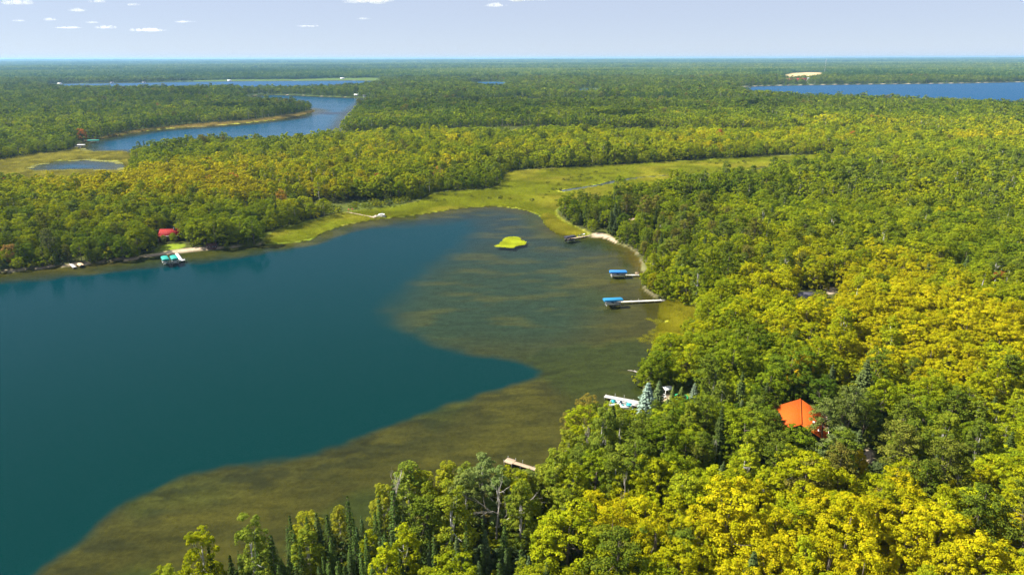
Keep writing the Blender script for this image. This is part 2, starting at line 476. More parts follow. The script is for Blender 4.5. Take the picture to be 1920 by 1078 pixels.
# under the shelf's edge the bed is lost in the lake's own teal, painted bluer far off for mirrored sky, in the other lakes in blue
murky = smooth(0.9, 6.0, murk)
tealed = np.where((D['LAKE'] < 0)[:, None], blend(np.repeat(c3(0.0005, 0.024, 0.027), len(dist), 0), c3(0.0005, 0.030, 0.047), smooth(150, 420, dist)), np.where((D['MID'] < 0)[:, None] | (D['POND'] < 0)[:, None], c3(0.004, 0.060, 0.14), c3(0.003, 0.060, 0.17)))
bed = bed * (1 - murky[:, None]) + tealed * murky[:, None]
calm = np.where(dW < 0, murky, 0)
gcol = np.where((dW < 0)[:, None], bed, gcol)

m, nt, out = new_mat('earth')
N_, L_ = nt.nodes, nt.links
att = N_.new('ShaderNodeAttribute'); att.attribute_name = 'soil'
tc = N_.new('ShaderNodeTexCoord')
nz = N_.new('ShaderNodeTexNoise'); nz.inputs['Scale'].default_value = 0.9; nz.inputs['Detail'].default_value = 8; nz.inputs['Roughness'].default_value = 0.7
mp = N_.new('ShaderNodeMapping'); mp.inputs['Scale'].default_value = (0.25, 0.75, 1)
nz2 = N_.new('ShaderNodeTexNoise'); nz2.inputs['Scale'].default_value = 0.55; nz2.inputs['Detail'].default_value = 7; nz2.inputs['Roughness'].default_value = 0.65
nz2.inputs['Distortion'].default_value = 0.6
ad = N_.new('ShaderNodeMath'); ad.operation = 'ADD'
mr = N_.new('ShaderNodeMapRange'); mr.inputs['From Min'].default_value = 0.75; mr.inputs['From Max'].default_value = 1.25; mr.inputs['To Min'].default_value = 0.65; mr.inputs['To Max'].default_value = 1.38
mul = N_.new('ShaderNodeVectorMath'); mul.operation = 'SCALE'
df = N_.new('ShaderNodeBsdfDiffuse')
L_.new(tc.outputs['Object'], nz.inputs['Vector']); L_.new(tc.outputs['Object'], mp.inputs['Vector']); L_.new(mp.outputs[0], nz2.inputs['Vector'])
L_.new(nz.outputs['Fac'], ad.inputs[0]); L_.new(nz2.outputs['Fac'], ad.inputs[1]); L_.new(ad.outputs[0], mr.inputs['Value'])
ac = N_.new('ShaderNodeAttribute'); ac.attribute_name = 'calm'
mf = N_.new('ShaderNodeMix'); mf.data_type = 'FLOAT'; mf.inputs[3].default_value = 1.0
L_.new(ac.outputs['Fac'], mf.inputs[0]); L_.new(mr.outputs[0], mf.inputs[2])
L_.new(att.outputs['Color'], mul.inputs[0]); L_.new(mf.outputs[0], mul.inputs['Scale']); L_.new(mul.outputs[0], df.inputs['Color']); L_.new(df.outputs[0], out.inputs[0])
M['earth'] = m

GV = np.stack([flat[0], flat[1], ground_z], 1)
ii, jj = np.meshgrid(np.arange(NR - 1), np.arange(NT - 1), indexing='ij')
QUADS = np.stack([ii * NT + jj, ii * NT + jj + 1, (ii + 1) * NT + jj + 1, (ii + 1) * NT + jj], -1).reshape(-1, 4)
def sheet(name, face_mask, mat, V, attrs, label, kind='structure', cat=None):
    q = QUADS[face_mask]
    used, inv = np.unique(q, return_inverse=True)
    me = raw_mesh(name, V[used], inv.reshape(-1, 4), None, [mat], None, True)
    for an, (ty, data) in attrs.items():
        a = me.attributes.new(an, ty, 'POINT')
        d = data[used]
        if ty == 'FLOAT_COLOR':
            a.data.foreach_set('color', np.concatenate([d, np.ones((len(d), 1))], 1).astype(np.float32).ravel())
        else:
            a.data.foreach_set('value', d.astype(np.float32))
    return tag(link(name, me), label, cat, kind=kind)
def fmean(a): return a[QUADS].mean(1)
fW, fM, fB, fF, fLn = fmean(dW), fmean(wet), fmean(np.minimum(dB, dC)), fmean(dF), fmean(dL)
zone = np.zeros(len(QUADS), int)
zone[fM < 0] = 1
zone[fLn < 0] = 4
zone[fB < 0] = 2
zone[fF < 0] = 3
zone[fW < -1.0] = 5
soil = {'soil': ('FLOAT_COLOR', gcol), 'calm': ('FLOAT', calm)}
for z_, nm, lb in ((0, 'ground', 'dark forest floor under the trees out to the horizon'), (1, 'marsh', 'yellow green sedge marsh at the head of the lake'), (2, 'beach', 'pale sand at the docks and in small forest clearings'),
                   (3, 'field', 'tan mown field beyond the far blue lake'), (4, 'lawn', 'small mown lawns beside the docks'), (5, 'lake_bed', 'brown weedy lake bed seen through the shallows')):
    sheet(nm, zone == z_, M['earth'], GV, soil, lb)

# ------------------------------------------------------------------ water
def water_material(name, ripple, scale, gloss_rough, mirror=1.0, tint=(0.90, 0.94, 0.88)):
    """clear water over the bed; sky and trees mirrored by Fresnel on a rippled face"""
    m, nt, out = new_mat(name)
    N, L = nt.nodes, nt.links
    tr = N.new('ShaderNodeBsdfTransparent'); tr.inputs['Color'].default_value = (*tint, 1)
    gl = N.new('ShaderNodeBsdfGlossy'); gl.inputs['Roughness'].default_value = gloss_rough
    fr = N.new('ShaderNodeFresnel'); fr.inputs['IOR'].default_value = 1.33
    fm = N.new('ShaderNodeMath'); fm.operation = 'MULTIPLY'; fm.inputs[1].default_value = mirror   # waves turn their faces to the eye and mirror less than a flat sheet
    m2 = N.new('ShaderNodeMixShader')
    tc = N.new('ShaderNodeTexCoord')
    nz = N.new('ShaderNodeTexNoise'); nz.inputs['Scale'].default_value = scale; nz.inputs['Detail'].default_value = 4
    mp = N.new('ShaderNodeMapping'); mp.inputs['Scale'].default_value = (1.0, 2.0, 1.0); mp.inputs['Rotation'].default_value = (0, 0, 0.5)
    nb = N.new('ShaderNodeTexNoise'); nb.inputs['Scale'].default_value = 0.6; nb.inputs['Detail'].default_value = 3
    rr = N.new('ShaderNodeMapRange'); rr.inputs['From Min'].default_value = 0.42; rr.inputs['From Max'].default_value = 0.62; rr.inputs['To Min'].default_value = ripple * 0.25; rr.inputs['To Max'].default_value = ripple
    bp = N.new('ShaderNodeBump'); bp.inputs['Distance'].default_value = 0.12
    ms = N.new('ShaderNodeMapping'); ms.inputs['Scale'].default_value = (0.008, 0.03, 1.0)
    L.new(tc.outputs['Object'], mp.inputs['Vector']); L.new(mp.outputs[0], nz.inputs['Vector'])
    L.new(tc.outputs['Object'], ms.inputs['Vector']); L.new(ms.outputs[0], nb.inputs['Vector'])
    L.new(nb.outputs['Fac'], rr.inputs['Value']); L.new(rr.outputs[0], bp.inputs['Strength'])
    L.new(nz.outputs['Fac'], bp.inputs['Height'])
    for n_ in (gl, fr): L.new(bp.outputs[0], n_.inputs['Normal'])
    L.new(fr.outputs[0], fm.inputs[0]); L.new(fm.outputs[0], m2.inputs[0])
    L.new(tr.outputs[0], m2.inputs[1]); L.new(gl.outputs[0], m2.inputs[2])
    L.new(m2.outputs[0], out.inputs[0])
    return m
M['lake_water'] = water_material('lake_water', 0.42, 0.9, 0.07, 0.32)
M['mid_water'] = water_material('mid_water', 1.0, 0.5, 0.12, 0.5)
M['far_water'] = water_material('far_water', 1.0, 0.3, 0.3, 0.16)
wd = {}
WV = np.stack([flat[0], flat[1], np.zeros(len(dist))], 1)
for k_, nm, mt, lb in (('LAKE', 'lake', 'lake_water', 'dark teal lake with clear brown shallows along its shelf'), ('MID', 'channel_lake', 'mid_water', 'winding blue lake arm behind the wooded peninsula'),
                       ('POND', 'pond', 'mid_water', 'small blue pond ringed by pale lily pads'), ('FARLEFT', 'distant_lake', 'far_water', 'long thin strip of blue lake below the horizon'),
                       ('FARPOND', 'distant_pond', 'far_water', 'small blue pond far off among the woods'), ('POOL', 'distant_pool', 'far_water', 'tiny blue pool in the distant dark forest'),
                       ('RIGHT', 'wide_lake', 'far_water', 'broad deep blue lake below the horizon beside the tan field')):
    sheet(nm, fmean(D[k_]) < 3.5 + 0.004 * fmean(dist), M[mt], WV, wd, lb)
# ------------------------------------------------------------------ tree shapes
def unit(v): return v / (np.linalg.norm(v, axis=-1, keepdims=True) + 1e-9)

def leaf_faces(P, Nn, size, g):
    """diamond-shaped sprays of leaves"""
    n = len(P)
    t = unit(np.cross(Nn, unit(g.normal(size=(n, 3)))))
    b = np.cross(Nn, t)
    s = (size * g.uniform(0.65, 1.35, n))[:, None]
    w = g.uniform(0.55, 0.95, n)[:, None]
    V = np.stack([P + t * s, P + b * s * w, P - t * s, P - b * s * w], 1)
    V[:, 0] -= Nn * s * 0.25
    V[:, 2] -= Nn * s * 0.25
    return V.reshape(-1, 3)

def sphere_dirs(n, g):
    return unit(g.normal(size=(n, 3)))

def limb_tubes(base, h_trunk, targets, r0, g, n_side=5):
    mb = MB()
    lean = g.normal(size=2) * 0.025 * h_trunk
    top = np.array([lean[0], lean[1], h_trunk])
    mid = top * 0.5 + np.array([g.normal() * 0.15, g.normal() * 0.15, 0])
    mb.tube([(0, 0, -0.6), (0, 0, 0.3), mid, top], [r0 * 1.35, r0, r0 * 0.7, r0 * 0.25], n_side)
    for t in targets:
        a = g.uniform(0.35, 0.8)
        p0 = mid * a / 0.5 if a < 0.5 else mid + (top - mid) * (a - 0.5) / 0.5
        m_ = (p0 + t) * 0.5 + np.array([0, 0, -0.25])
        mb.tube([p0, m_, t], [r0 * 0.38, r0 * 0.26, r0 * 0.08], 4, False)
    return mb

class Proto: pass
def broadleaf(seed, H, RC, base, n_bough, n_sub, n_leaf, size, pointed=0.0, gap=0.0, bark='bark', bough=1.0):
    g = np.random.default_rng(seed)
    zc, rz = (H + base) / 2, (H - base) / 2
    k = np.arange(n_bough)
    ct = 1 - 1.75 * (k + 0.5) / n_bough
    ph = k * 2.39996 + g.uniform(0, 6.28)
    st = np.sqrt(np.clip(1 - ct ** 2, 0, 1))
    d = np.stack([st * np.cos(ph), st * np.sin(ph), ct], 1) + g.normal(size=(n_bough, 3)) * 0.12
    lump = g.uniform(0.62, 0.92, n_bough)[:, None]
    taper = (1 - pointed * np.clip(d[:, 2:3], 0, 1))
    C = d * lump * np.array([[RC, RC, rz]]) * np.concatenate([taper, taper, np.ones_like(taper)], 1)
    C[:, 2] += zc
    keep = g.uniform(size=n_bough) > gap
    C, d = C[keep], d[keep]
    RB = RC * bough * g.uniform(0.26, 0.42, len(C)) * (1 - 0.25 * pointed)
    P, Nn, var = [], [], []
    for c, dd, rb in zip(C, d, RB):
        out = unit(dd * np.array([1, 1, 0.8]) + np.array([0, 0, 0.45]))
        sd = sphere_dirs(n_sub * 3, g)
        sd = sd[np.argsort(-(sd @ out))][:int(n_sub * 1.6)]
        sd = sd[g.permutation(len(sd))[:n_sub]]
        for s in sd:
            sc = c + s * rb * g.uniform(0.6, 0.95) * np.array([1, 1, 0.8])
            sr = rb * g.uniform(0.36, 0.55)
            ld = sphere_dirs(n_leaf, g)
            ld = unit(ld + s * 0.55 + np.array([0, 0, 0.3]))
            P.append(sc + ld * sr * g.uniform(0.7, 1.08, (n_leaf, 1)) * np.array([1, 1, 0.75]))
            Nn.append(unit(ld + g.normal(size=(n_leaf, 3)) * 0.38 + np.array([0, 0, 0.25])))
            var.append(np.clip(g.normal(0.5, 0.16) + g.normal(0, 0.13, n_leaf), 0, 1))
    P, Nn, var = np.concatenate(P), np.concatenate(Nn), np.concatenate(var)
    p = Proto()
    p.V, p.var, p.H, p.RC = leaf_faces(P, Nn, size, g), var, H, RC
    p.wood = limb_tubes(base, H * 0.8, [C[i] for i in g.permutation(len(C))[:7]], 0.013 * H + 0.04, g)
    p.bark, p.leafmat = bark, 'leaf'
    return p

def conifer(seed, H, RC, whorls, per, n_leaf, size, droop=0.25, dense=1.0, base=0.06, wisp=0.0):
    g = np.random.default_rng(seed)
    P, Nn, var = [], [], []
    mb = MB()
    mb.tube([(0, 0, -0.6), (0, 0, H * 0.5), (0, 0, H * 0.97)], [0.011 * H + 0.05, 0.008 * H, 0.02], 5)
    for w in range(whorls):
        f = (w + g.uniform(0, 0.6)) / whorls
        z = H * (base + (1 - base) * f)
        L = RC * ((1 - f) ** 0.85) * g.uniform(0.75, 1.15) + 0.08 + wisp * g.uniform(0, 1) * (1 - f)
        for k in range(per):
            a = 6.283 * (k + g.uniform(-0.3, 0.3)) / per + w * 1.1
            Lk = L * g.uniform(0.7, 1.15)
            t = np.sqrt(g.uniform(0.02, 1, n_leaf))
            side = g.normal(size=n_leaf) * 0.16 * Lk * (1.15 - t)
            x = t * Lk
            zz = z - droop * Lk * t ** 1.4 + 0.12 * Lk * t ** 4 + g.normal(size=n_leaf) * 0.05
            P.append(np.stack([x * math.cos(a) - side * math.sin(a), x * math.sin(a) + side * math.cos(a), zz], 1))
            o = np.array([math.cos(a), math.sin(a), 1.1])
            Nn.append(unit(o + g.normal(size=(n_leaf, 3)) * 0.5))
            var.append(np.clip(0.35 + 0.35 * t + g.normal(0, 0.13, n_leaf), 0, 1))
            if w < whorls * 0.6 and k % 2 == 0:
                mb.tube([(0, 0, z), (0.85 * Lk * math.cos(a), 0.85 * Lk * math.sin(a), z - droop * Lk * 0.8)], [0.035, 0.012], 3, False)
    P, Nn, var = np.concatenate(P), np.concatenate(Nn), np.concatenate(var)
    p = Proto()
    p.V, p.var, p.H, p.RC = leaf_faces(P, Nn, size, g), var, H, RC
    p.wood, p.bark, p.leafmat = mb, 'bark', 'needle'
    return p

def pine(seed, H, RC, n_plume, n_leaf, size):
    """white or red pine: a tall bole with flat layered plumes"""
    g = np.random.default_rng(seed)
    P, Nn, var, T = [], [], [], []
    for k in range(n_plume):
        f = (k + g.uniform(0, 1)) / n_plume
        z = H * (0.38 + 0.6 * f)
        L = RC * (1 - 0.72 * f ** 1.5) * g.uniform(0.45, 1.05)
        a = k * 2.39996 + g.normal() * 0.3
        c = np.array([L * math.cos(a), L * math.sin(a), z + 0.12 * L])
        T.append(c)
        for s in range(4):
            q = c * np.array([1, 1, 1]) + g.normal(size=3) * np.array([0.24, 0.24, 0.09]) * RC
            ld = sphere_dirs(n_leaf, g)
            rr = RC * g.uniform(0.16, 0.26)
            P.append(q + ld * rr * np.array([1, 1, 0.5]) * g.uniform(0.5, 1.05, (n_leaf, 1)))
            Nn.append(unit(ld * 0.7 + g.normal(size=(n_leaf, 3)) * 0.5 + np.array([0, 0, 0.7])))
            var.append(np.clip(g.normal(0.5, 0.15) + g.normal(0, 0.13, n_leaf), 0, 1))
    P, Nn, var = np.concatenate(P), np.concatenate(Nn), np.concatenate(var)
    p = Proto()
    p.V, p.var, p.H, p.RC = leaf_faces(P, Nn, size, g), var, H, RC
    p.wood = limb_tubes(0, H * 0.93, T[::2], 0.011 * H + 0.05, g)
    p.bark, p.leafmat = 'bark', 'needle'
    return p

def dead_wood(seed, H, spread, levels=3):
    g = np.random.default_rng(seed)
    mb = MB()
    def grow(p, d, L, r, lev):
        a = p + d * L * 0.5 + g.normal(size=3) * L * 0.05
        e = a + unit(d + g.normal(size=3) * 0.12) * L * 0.5
        mb.tube([p, a, e], [r, r * 0.75, r * (0.45 if lev else 0.15)], 5 if lev > 1 else 3, False)
        if lev == 0: return
        for k in range(4 if lev > 1 else 3):
            t = g.uniform(0.35, 1.0)
            q = p + (e - p) * t
            nd = unit(d + sphere_dirs(1, g)[0] * spread + np.array([0, 0, 0.15]))
            grow(q, nd, L * g.uniform(0.45, 0.65), r * 0.5, lev - 1)
    grow(np.array([0, 0, -0.5]), np.array([0, 0, 1.0]), H * 0.62, 0.012 * H + 0.03, levels)
    return mb

def crown_mesh(p, name):
    n = len(p.V) // 4
    me = raw_mesh(name, p.V, np.arange(n * 4).reshape(-1, 4), None, [M[p.leafmat]])
    a = me.attributes.new('leafvar', 'FLOAT', 'FACE')
    a.data.foreach_set('value', p.var.astype(np.float32))
    return me

def whole_mesh(p, name):
    n = len(p.V) // 4
    k = len(p.V)
    q = np.arange(k).reshape(-1, 4)
    wq = np.array(p.wood.q, int).reshape(-1, 4) + k
    wt = np.array(p.wood.t, int).reshape(-1, 3) + k
    me = raw_mesh(name, np.concatenate([p.V, np.array(p.wood.v)]), np.concatenate([q, wq]), wt, [M[p.leafmat], M[p.bark]], np.concatenate([np.zeros(n), np.ones(len(wq) + len(wt))]))
    a = me.attributes.new('leafvar', 'FLOAT', 'FACE')
    a.data.foreach_set('value', np.concatenate([p.var, np.full(len(wq) + len(wt), 0.5)]).astype(np.float32))
    return me

# kinds: near shapes (leaf by leaf), middle and far shapes (fewer, larger sprays)
LOD = {}
def lods(kind, f):
    LOD[kind] = [f(0), f(1), f(2)]
lods('maple', lambda l: [broadleaf(100 + i, 14.5 + (i % 3), 4.7 + 0.3 * (i % 2), 1.2, (30, 24, 15)[l], (7, 5, 3)[l], (46, 24, 10)[l], (0.175, 0.34, 0.72)[l], 0.10) for i in range((7, 4, 3)[l])])
lods('oak', lambda l: [broadleaf(200 + i, 13.5 + 1.2 * (i % 3), 5.2, 1.0, (36, 26, 15)[l], (6, 4, 3)[l], (46, 24, 10)[l], (0.17, 0.34, 0.75)[l], 0.0, 0.12) for i in range((5, 4, 3)[l])])
lods('aspen', lambda l: [broadleaf(300 + i, 17.5 + (i % 3), 3.1, 1.5, (36, 26, 14)[l], (7, 5, 3)[l], (40, 22, 9)[l], (0.16, 0.30, 0.65)[l], 0.45, 0.05, 'birch_bark', 1.45) for i in range((4, 3, 2)[l])])
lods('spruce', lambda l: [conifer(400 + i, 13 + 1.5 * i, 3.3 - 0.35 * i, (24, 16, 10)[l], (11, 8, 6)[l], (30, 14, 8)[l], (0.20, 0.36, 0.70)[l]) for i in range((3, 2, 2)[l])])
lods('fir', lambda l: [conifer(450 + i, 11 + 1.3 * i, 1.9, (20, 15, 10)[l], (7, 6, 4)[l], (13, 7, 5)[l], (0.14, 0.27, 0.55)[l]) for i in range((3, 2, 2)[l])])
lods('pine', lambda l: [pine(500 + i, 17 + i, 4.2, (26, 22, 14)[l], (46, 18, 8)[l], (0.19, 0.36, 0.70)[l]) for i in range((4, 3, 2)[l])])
lods('shrub', lambda l: [broadleaf(600 + i, 2.6 + 0.5 * i, 1.7, 0.2, (14, 9, 6)[l], (5, 4, 2)[l], (20, 9, 6)[l], (0.15, 0.27, 0.55)[l]) for i in range(2)])
KINDS = list(LOD)
PROTO_COL = bpy.data.collections.new('tree_shapes')
PIDX, PH, PR = {}, [], []
_n = 0
for kd in KINDS:
    for l in range(3):
        for i, p in enumerate(LOD[kd][l]):
            o = bpy.data.objects.new('shape_%03d_%s' % (_n, kd), whole_mesh(p, kd + '_shape'))
            o['kind'] = 'stuff'
            PROTO_COL.objects.link(o)
            PIDX[(kd, l, i)] = _n
            PH.append(p.H); PR.append(p.RC)
            _n += 1
# far forest: stands of crowns, one stand some 46 m across
def stand(seed):
    g = np.random.default_rng(seed)
    V, var = [], []
    s = 46
    for a in range(6):
        for b in range(6):
            x, y = (a + g.uniform(0, 1) - 3) * s / 6 * 1.08, (b + g.uniform(0, 1) - 3) * s / 6 * 1.08
            pr = LOD[('maple', 'oak', 'maple', 'pine', 'aspen')[g.integers(5)]][2][0]
            n = len(pr.V) // 4
            pick = g.permutation(n)[:46]
            W = pr.V.reshape(n, 4, 3)[pick]
            c = W.mean(1, keepdims=True)
            W = c + (W - c) * 1.75
            W = W * g.uniform(0.85, 1.25) + np.array([x, y, 0])
            V.append(W.reshape(-1, 3))
            var.append(np.clip(pr.var[pick] + g.normal(0, 0.28), 0, 1))
    p = Proto()
    p.V, p.var, p.leafmat = np.concatenate(V), np.concatenate(var), 'leaf'
    return p
STAND = []
for i in range(4):
    o = bpy.data.objects.new('shape_%03d_stand' % _n, crown_mesh(stand(900 + i), 'stand_shape'))
    o['kind'] = 'stuff'
    PROTO_COL.objects.link(o)
    STAND.append(_n)
    PH.append(16); PR.append(20)
    _n += 1

def scatter(name, X, Y, Z, rot, scl, idx, tint, coll, label, cat=None, wide=None):
    """one object that places many copies of the shapes of a collection"""
    me = bpy.data.meshes.new(name)
    n = len(X)
    me.vertices.add(n)
    me.vertices.foreach_set('co', np.stack([X, Y, Z], 1).astype(np.float32).ravel())
    for an, ty, d in (('spin', 'FLOAT', rot), ('size', 'FLOAT', scl), ('girth', 'FLOAT', scl if wide is None else scl * wide), ('shape', 'INT', idx)):
        a = me.attributes.new(an, ty, 'POINT')
        a.data.foreach_set('value', np.asarray(d, np.int32 if ty == 'INT' else np.float32))
    a = me.attributes.new('tint', 'FLOAT_COLOR', 'POINT')
    a.data.foreach_set('color', np.concatenate([tint, np.ones((n, 1))], 1).astype(np.float32).ravel())
    o = tag(link(name, me), label, cat, kind='stuff')
    ng = bpy.data.node_groups.new(name, 'GeometryNodeTree')
    ng.interface.new_socket('Geometry', in_out='INPUT', socket_type='NodeSocketGeometry')
    ng.interface.new_socket('Geometry', in_out='OUTPUT', socket_type='NodeSocketGeometry')
    N, L = ng.nodes, ng.links
    gi, go = N.new('NodeGroupInput'), N.new('NodeGroupOutput')
    ip = N.new('GeometryNodeInstanceOnPoints')
    ci = N.new('GeometryNodeCollectionInfo')
    ci.inputs['Collection'].default_value = coll
    ci.inputs['Separate Children'].default_value = True
    ci.inputs['Reset Children'].default_value = True
    def named(nm, ty):
        k = N.new('GeometryNodeInputNamedAttribute'); k.data_type = ty
        k.inputs['Name'].default_value = nm
        return k.outputs['Attribute']
    cx = N.new('ShaderNodeCombineXYZ')
    L.new(named('spin', 'FLOAT'), cx.inputs['Z'])
    er = N.new('FunctionNodeEulerToRotation')
    L.new(cx.outputs[0], er.inputs[0])
    L.new(gi.outputs[0], ip.inputs['Points'])
    L.new(ci.outputs[0], ip.inputs['Instance'])
    ip.inputs['Pick Instance'].default_value = True
    L.new(named('shape', 'INT'), ip.inputs['Instance Index'])
    L.new(er.outputs[0], ip.inputs['Rotation'])
    sc_ = N.new('ShaderNodeCombineXYZ')
    gr_ = named('girth', 'FLOAT')
    L.new(gr_, sc_.inputs['X']); L.new(gr_, sc_.inputs['Y']); L.new(named('size', 'FLOAT'), sc_.inputs['Z'])
    L.new(sc_.outputs[0], ip.inputs['Scale'])
    L.new(ip.outputs[0], go.inputs[0])
    md = o.modifiers.new('scatter', 'NODES')
    md.node_group = ng
    return o

# ------------------------------------------------------------------ where trees stand
CLEAR = []      # (x, y, radius): ground kept open
SIGHT = []      # points that stay in open view from the air (roofs, docks, beaches)
def clear(px, py, r, z=0.0):
    p = G(px, py, z); CLEAR.append((p[0], p[1], r))
def sight(*pts, z=0.4):
    for px, py in pts: SIGHT.append(G(px, py, z))

sight((1490, 752), (1500, 770), (1478, 775), (1486, 790), (1505, 780), (1520, 765), (1530, 775), (1520, 795), (1528, 806), (1512, 790), (1536, 773), z=6.5)
clear(1503, 800, 6.5, 2); clear(1500, 780, 6.5, 2); clear(1512, 790, 6.5, 2)
sight((1140, 744), (1160, 748), (1185, 752), (1200, 756), (1150, 757), (1178, 766), (1196, 770), (1232, 752), (1250, 735), (1265, 745), (1275, 742), (1290, 745), z=0.6)
clear(1240, 752, 4); clear(1265, 750, 4.5); clear(1284, 748, 4); clear(1205, 765, 4)
sight((958, 865), (966, 866), (975, 868), z=0.6)
sight((1492, 550), (1500, 550), (1510, 549), (1505, 556), (1500, 545), z=4.5)
clear(1500, 562, 7, 0); clear(1506, 556, 6, 0); clear(1488, 560, 5, 0)
sight((1552, 550), (1562, 552), (1555, 560), (1568, 553), (1525, 552), z=2); clear(1556, 560, 5, 0)
sight((1616, 876), (1622, 884), (1620, 872), z=6); clear(1620, 884, 2.6, 6)
sight((1584, 722), z=5); clear(1584, 724, 2, 5)
sight((300, 440), (318, 432), (322, 436), (308, 466), (330, 466), (345, 466), z=3)
clear(318, 448, 7); clear(303, 452, 6); clear(330, 448, 5); clear(315, 466, 5); clear(335, 466, 4); clear(300, 472, 3)
clear(397, 462, 3)
sight((467, 385), z=5); clear(467, 392, 4)
sight((650, 396), (658, 395), (645, 394), z=1); clear(652, 396, 4)
sight((1128, 440), (1145, 446), (1110, 441), z=0.5); clear(1125, 436, 4); clear(1140, 440, 4)
sight((1187, 411), z=3); clear(1187, 420, 4)
sight((128, 492), (150, 491), z=1); clear(135, 488, 4); clear(150, 488, 4)
sight((1495, 152), (1480, 153), (1510, 152), z=6)
for a in ((1482, 155), (1500, 155), (1514, 155)): clear(a[0], a[1], 45)
for a in ((455, 168), (210, 155), (427, 150), (640, 147), (668, 178), (688, 178), (745, 148), (110, 157), (270, 155), (375, 152), (945, 132), (925, 132)):
    clear(a[0], a[1] + 1.5, 30); SIGHT.append(G(a[0], a[1], 5))
LIT = [G(a, b, 7.0) for a, b in ((1478, 772), (1486, 790), (1484, 755), (1494, 765), (1500, 790), (1515, 775), (1525, 795))]   # roof points the sun reaches
sight((1225, 605), (1250, 585), (1272, 590), (1290, 596), (1270, 612), (1245, 605), (1235, 622), (1262, 625))
sight((1060, 360), (1150, 346), (1200, 338), (1250, 334), (1300, 326), (1350, 322), (1400, 318), (1440, 312), (1480, 306), (1520, 300), (1560, 296), (1590, 293), (1100, 355), (1220, 345), (1330, 335), (1420, 325))
CLEAR, SIGHT = np.array(CLEAR), np.array(SIGHT)

def land_points(r0, r1, cell, seed, fov=R(44)):
    g = np.random.default_rng(seed)
    n = int(2 * r1 / cell) + 2
    I, J = np.meshgrid(np.arange(-n // 2, n // 2 + 1), np.arange(0, n // 2 + 2), indexing='ij')
    x = (I + 0.5 * (J % 2)).ravel() * cell
    y = J.ravel() * cell * 0.87
    x = x + g.uniform(-0.36, 0.36, len(x)) * cell
    y = y + g.uniform(-0.36, 0.36, len(y)) * cell
    r = np.hypot(x, y)
    k = (r >= r0) & (r < r1) & (np.abs(np.arctan2(x, y)) < fov + 25 / np.maximum(r, 1))
    x, y = x[k], y[k]
    w, ms, ss = lookup(dW, x, y), lookup(dM, x, y), lookup(dS, x, y)
    bs, fs = lookup(np.minimum(dB, dC), x, y), lookup(dF, x, y)
    ls = lookup(dL, x, y)
    far = np.hypot(x, y) > 1200
    k = (w > np.where(far, 5, 0.9)) & (ms > g.uniform(0, 4, len(x))) & (ss > 0.5) & (bs > 1.2) & (fs > np.where(far, 16, 6)) & (ls > 0.5)
    for cx_, cy_, cr in CLEAR:
        k &= (x - cx_) ** 2 + (y - cy_) ** 2 > cr * cr
    return x[k], y[k], w[k], ms[k]

def blob(x, y, px, py, rx, ry):
    c = G(px, py, 12)
    return np.exp(-(((x - c[0]) / rx) ** 2 + ((y - c[1]) / ry) ** 2))

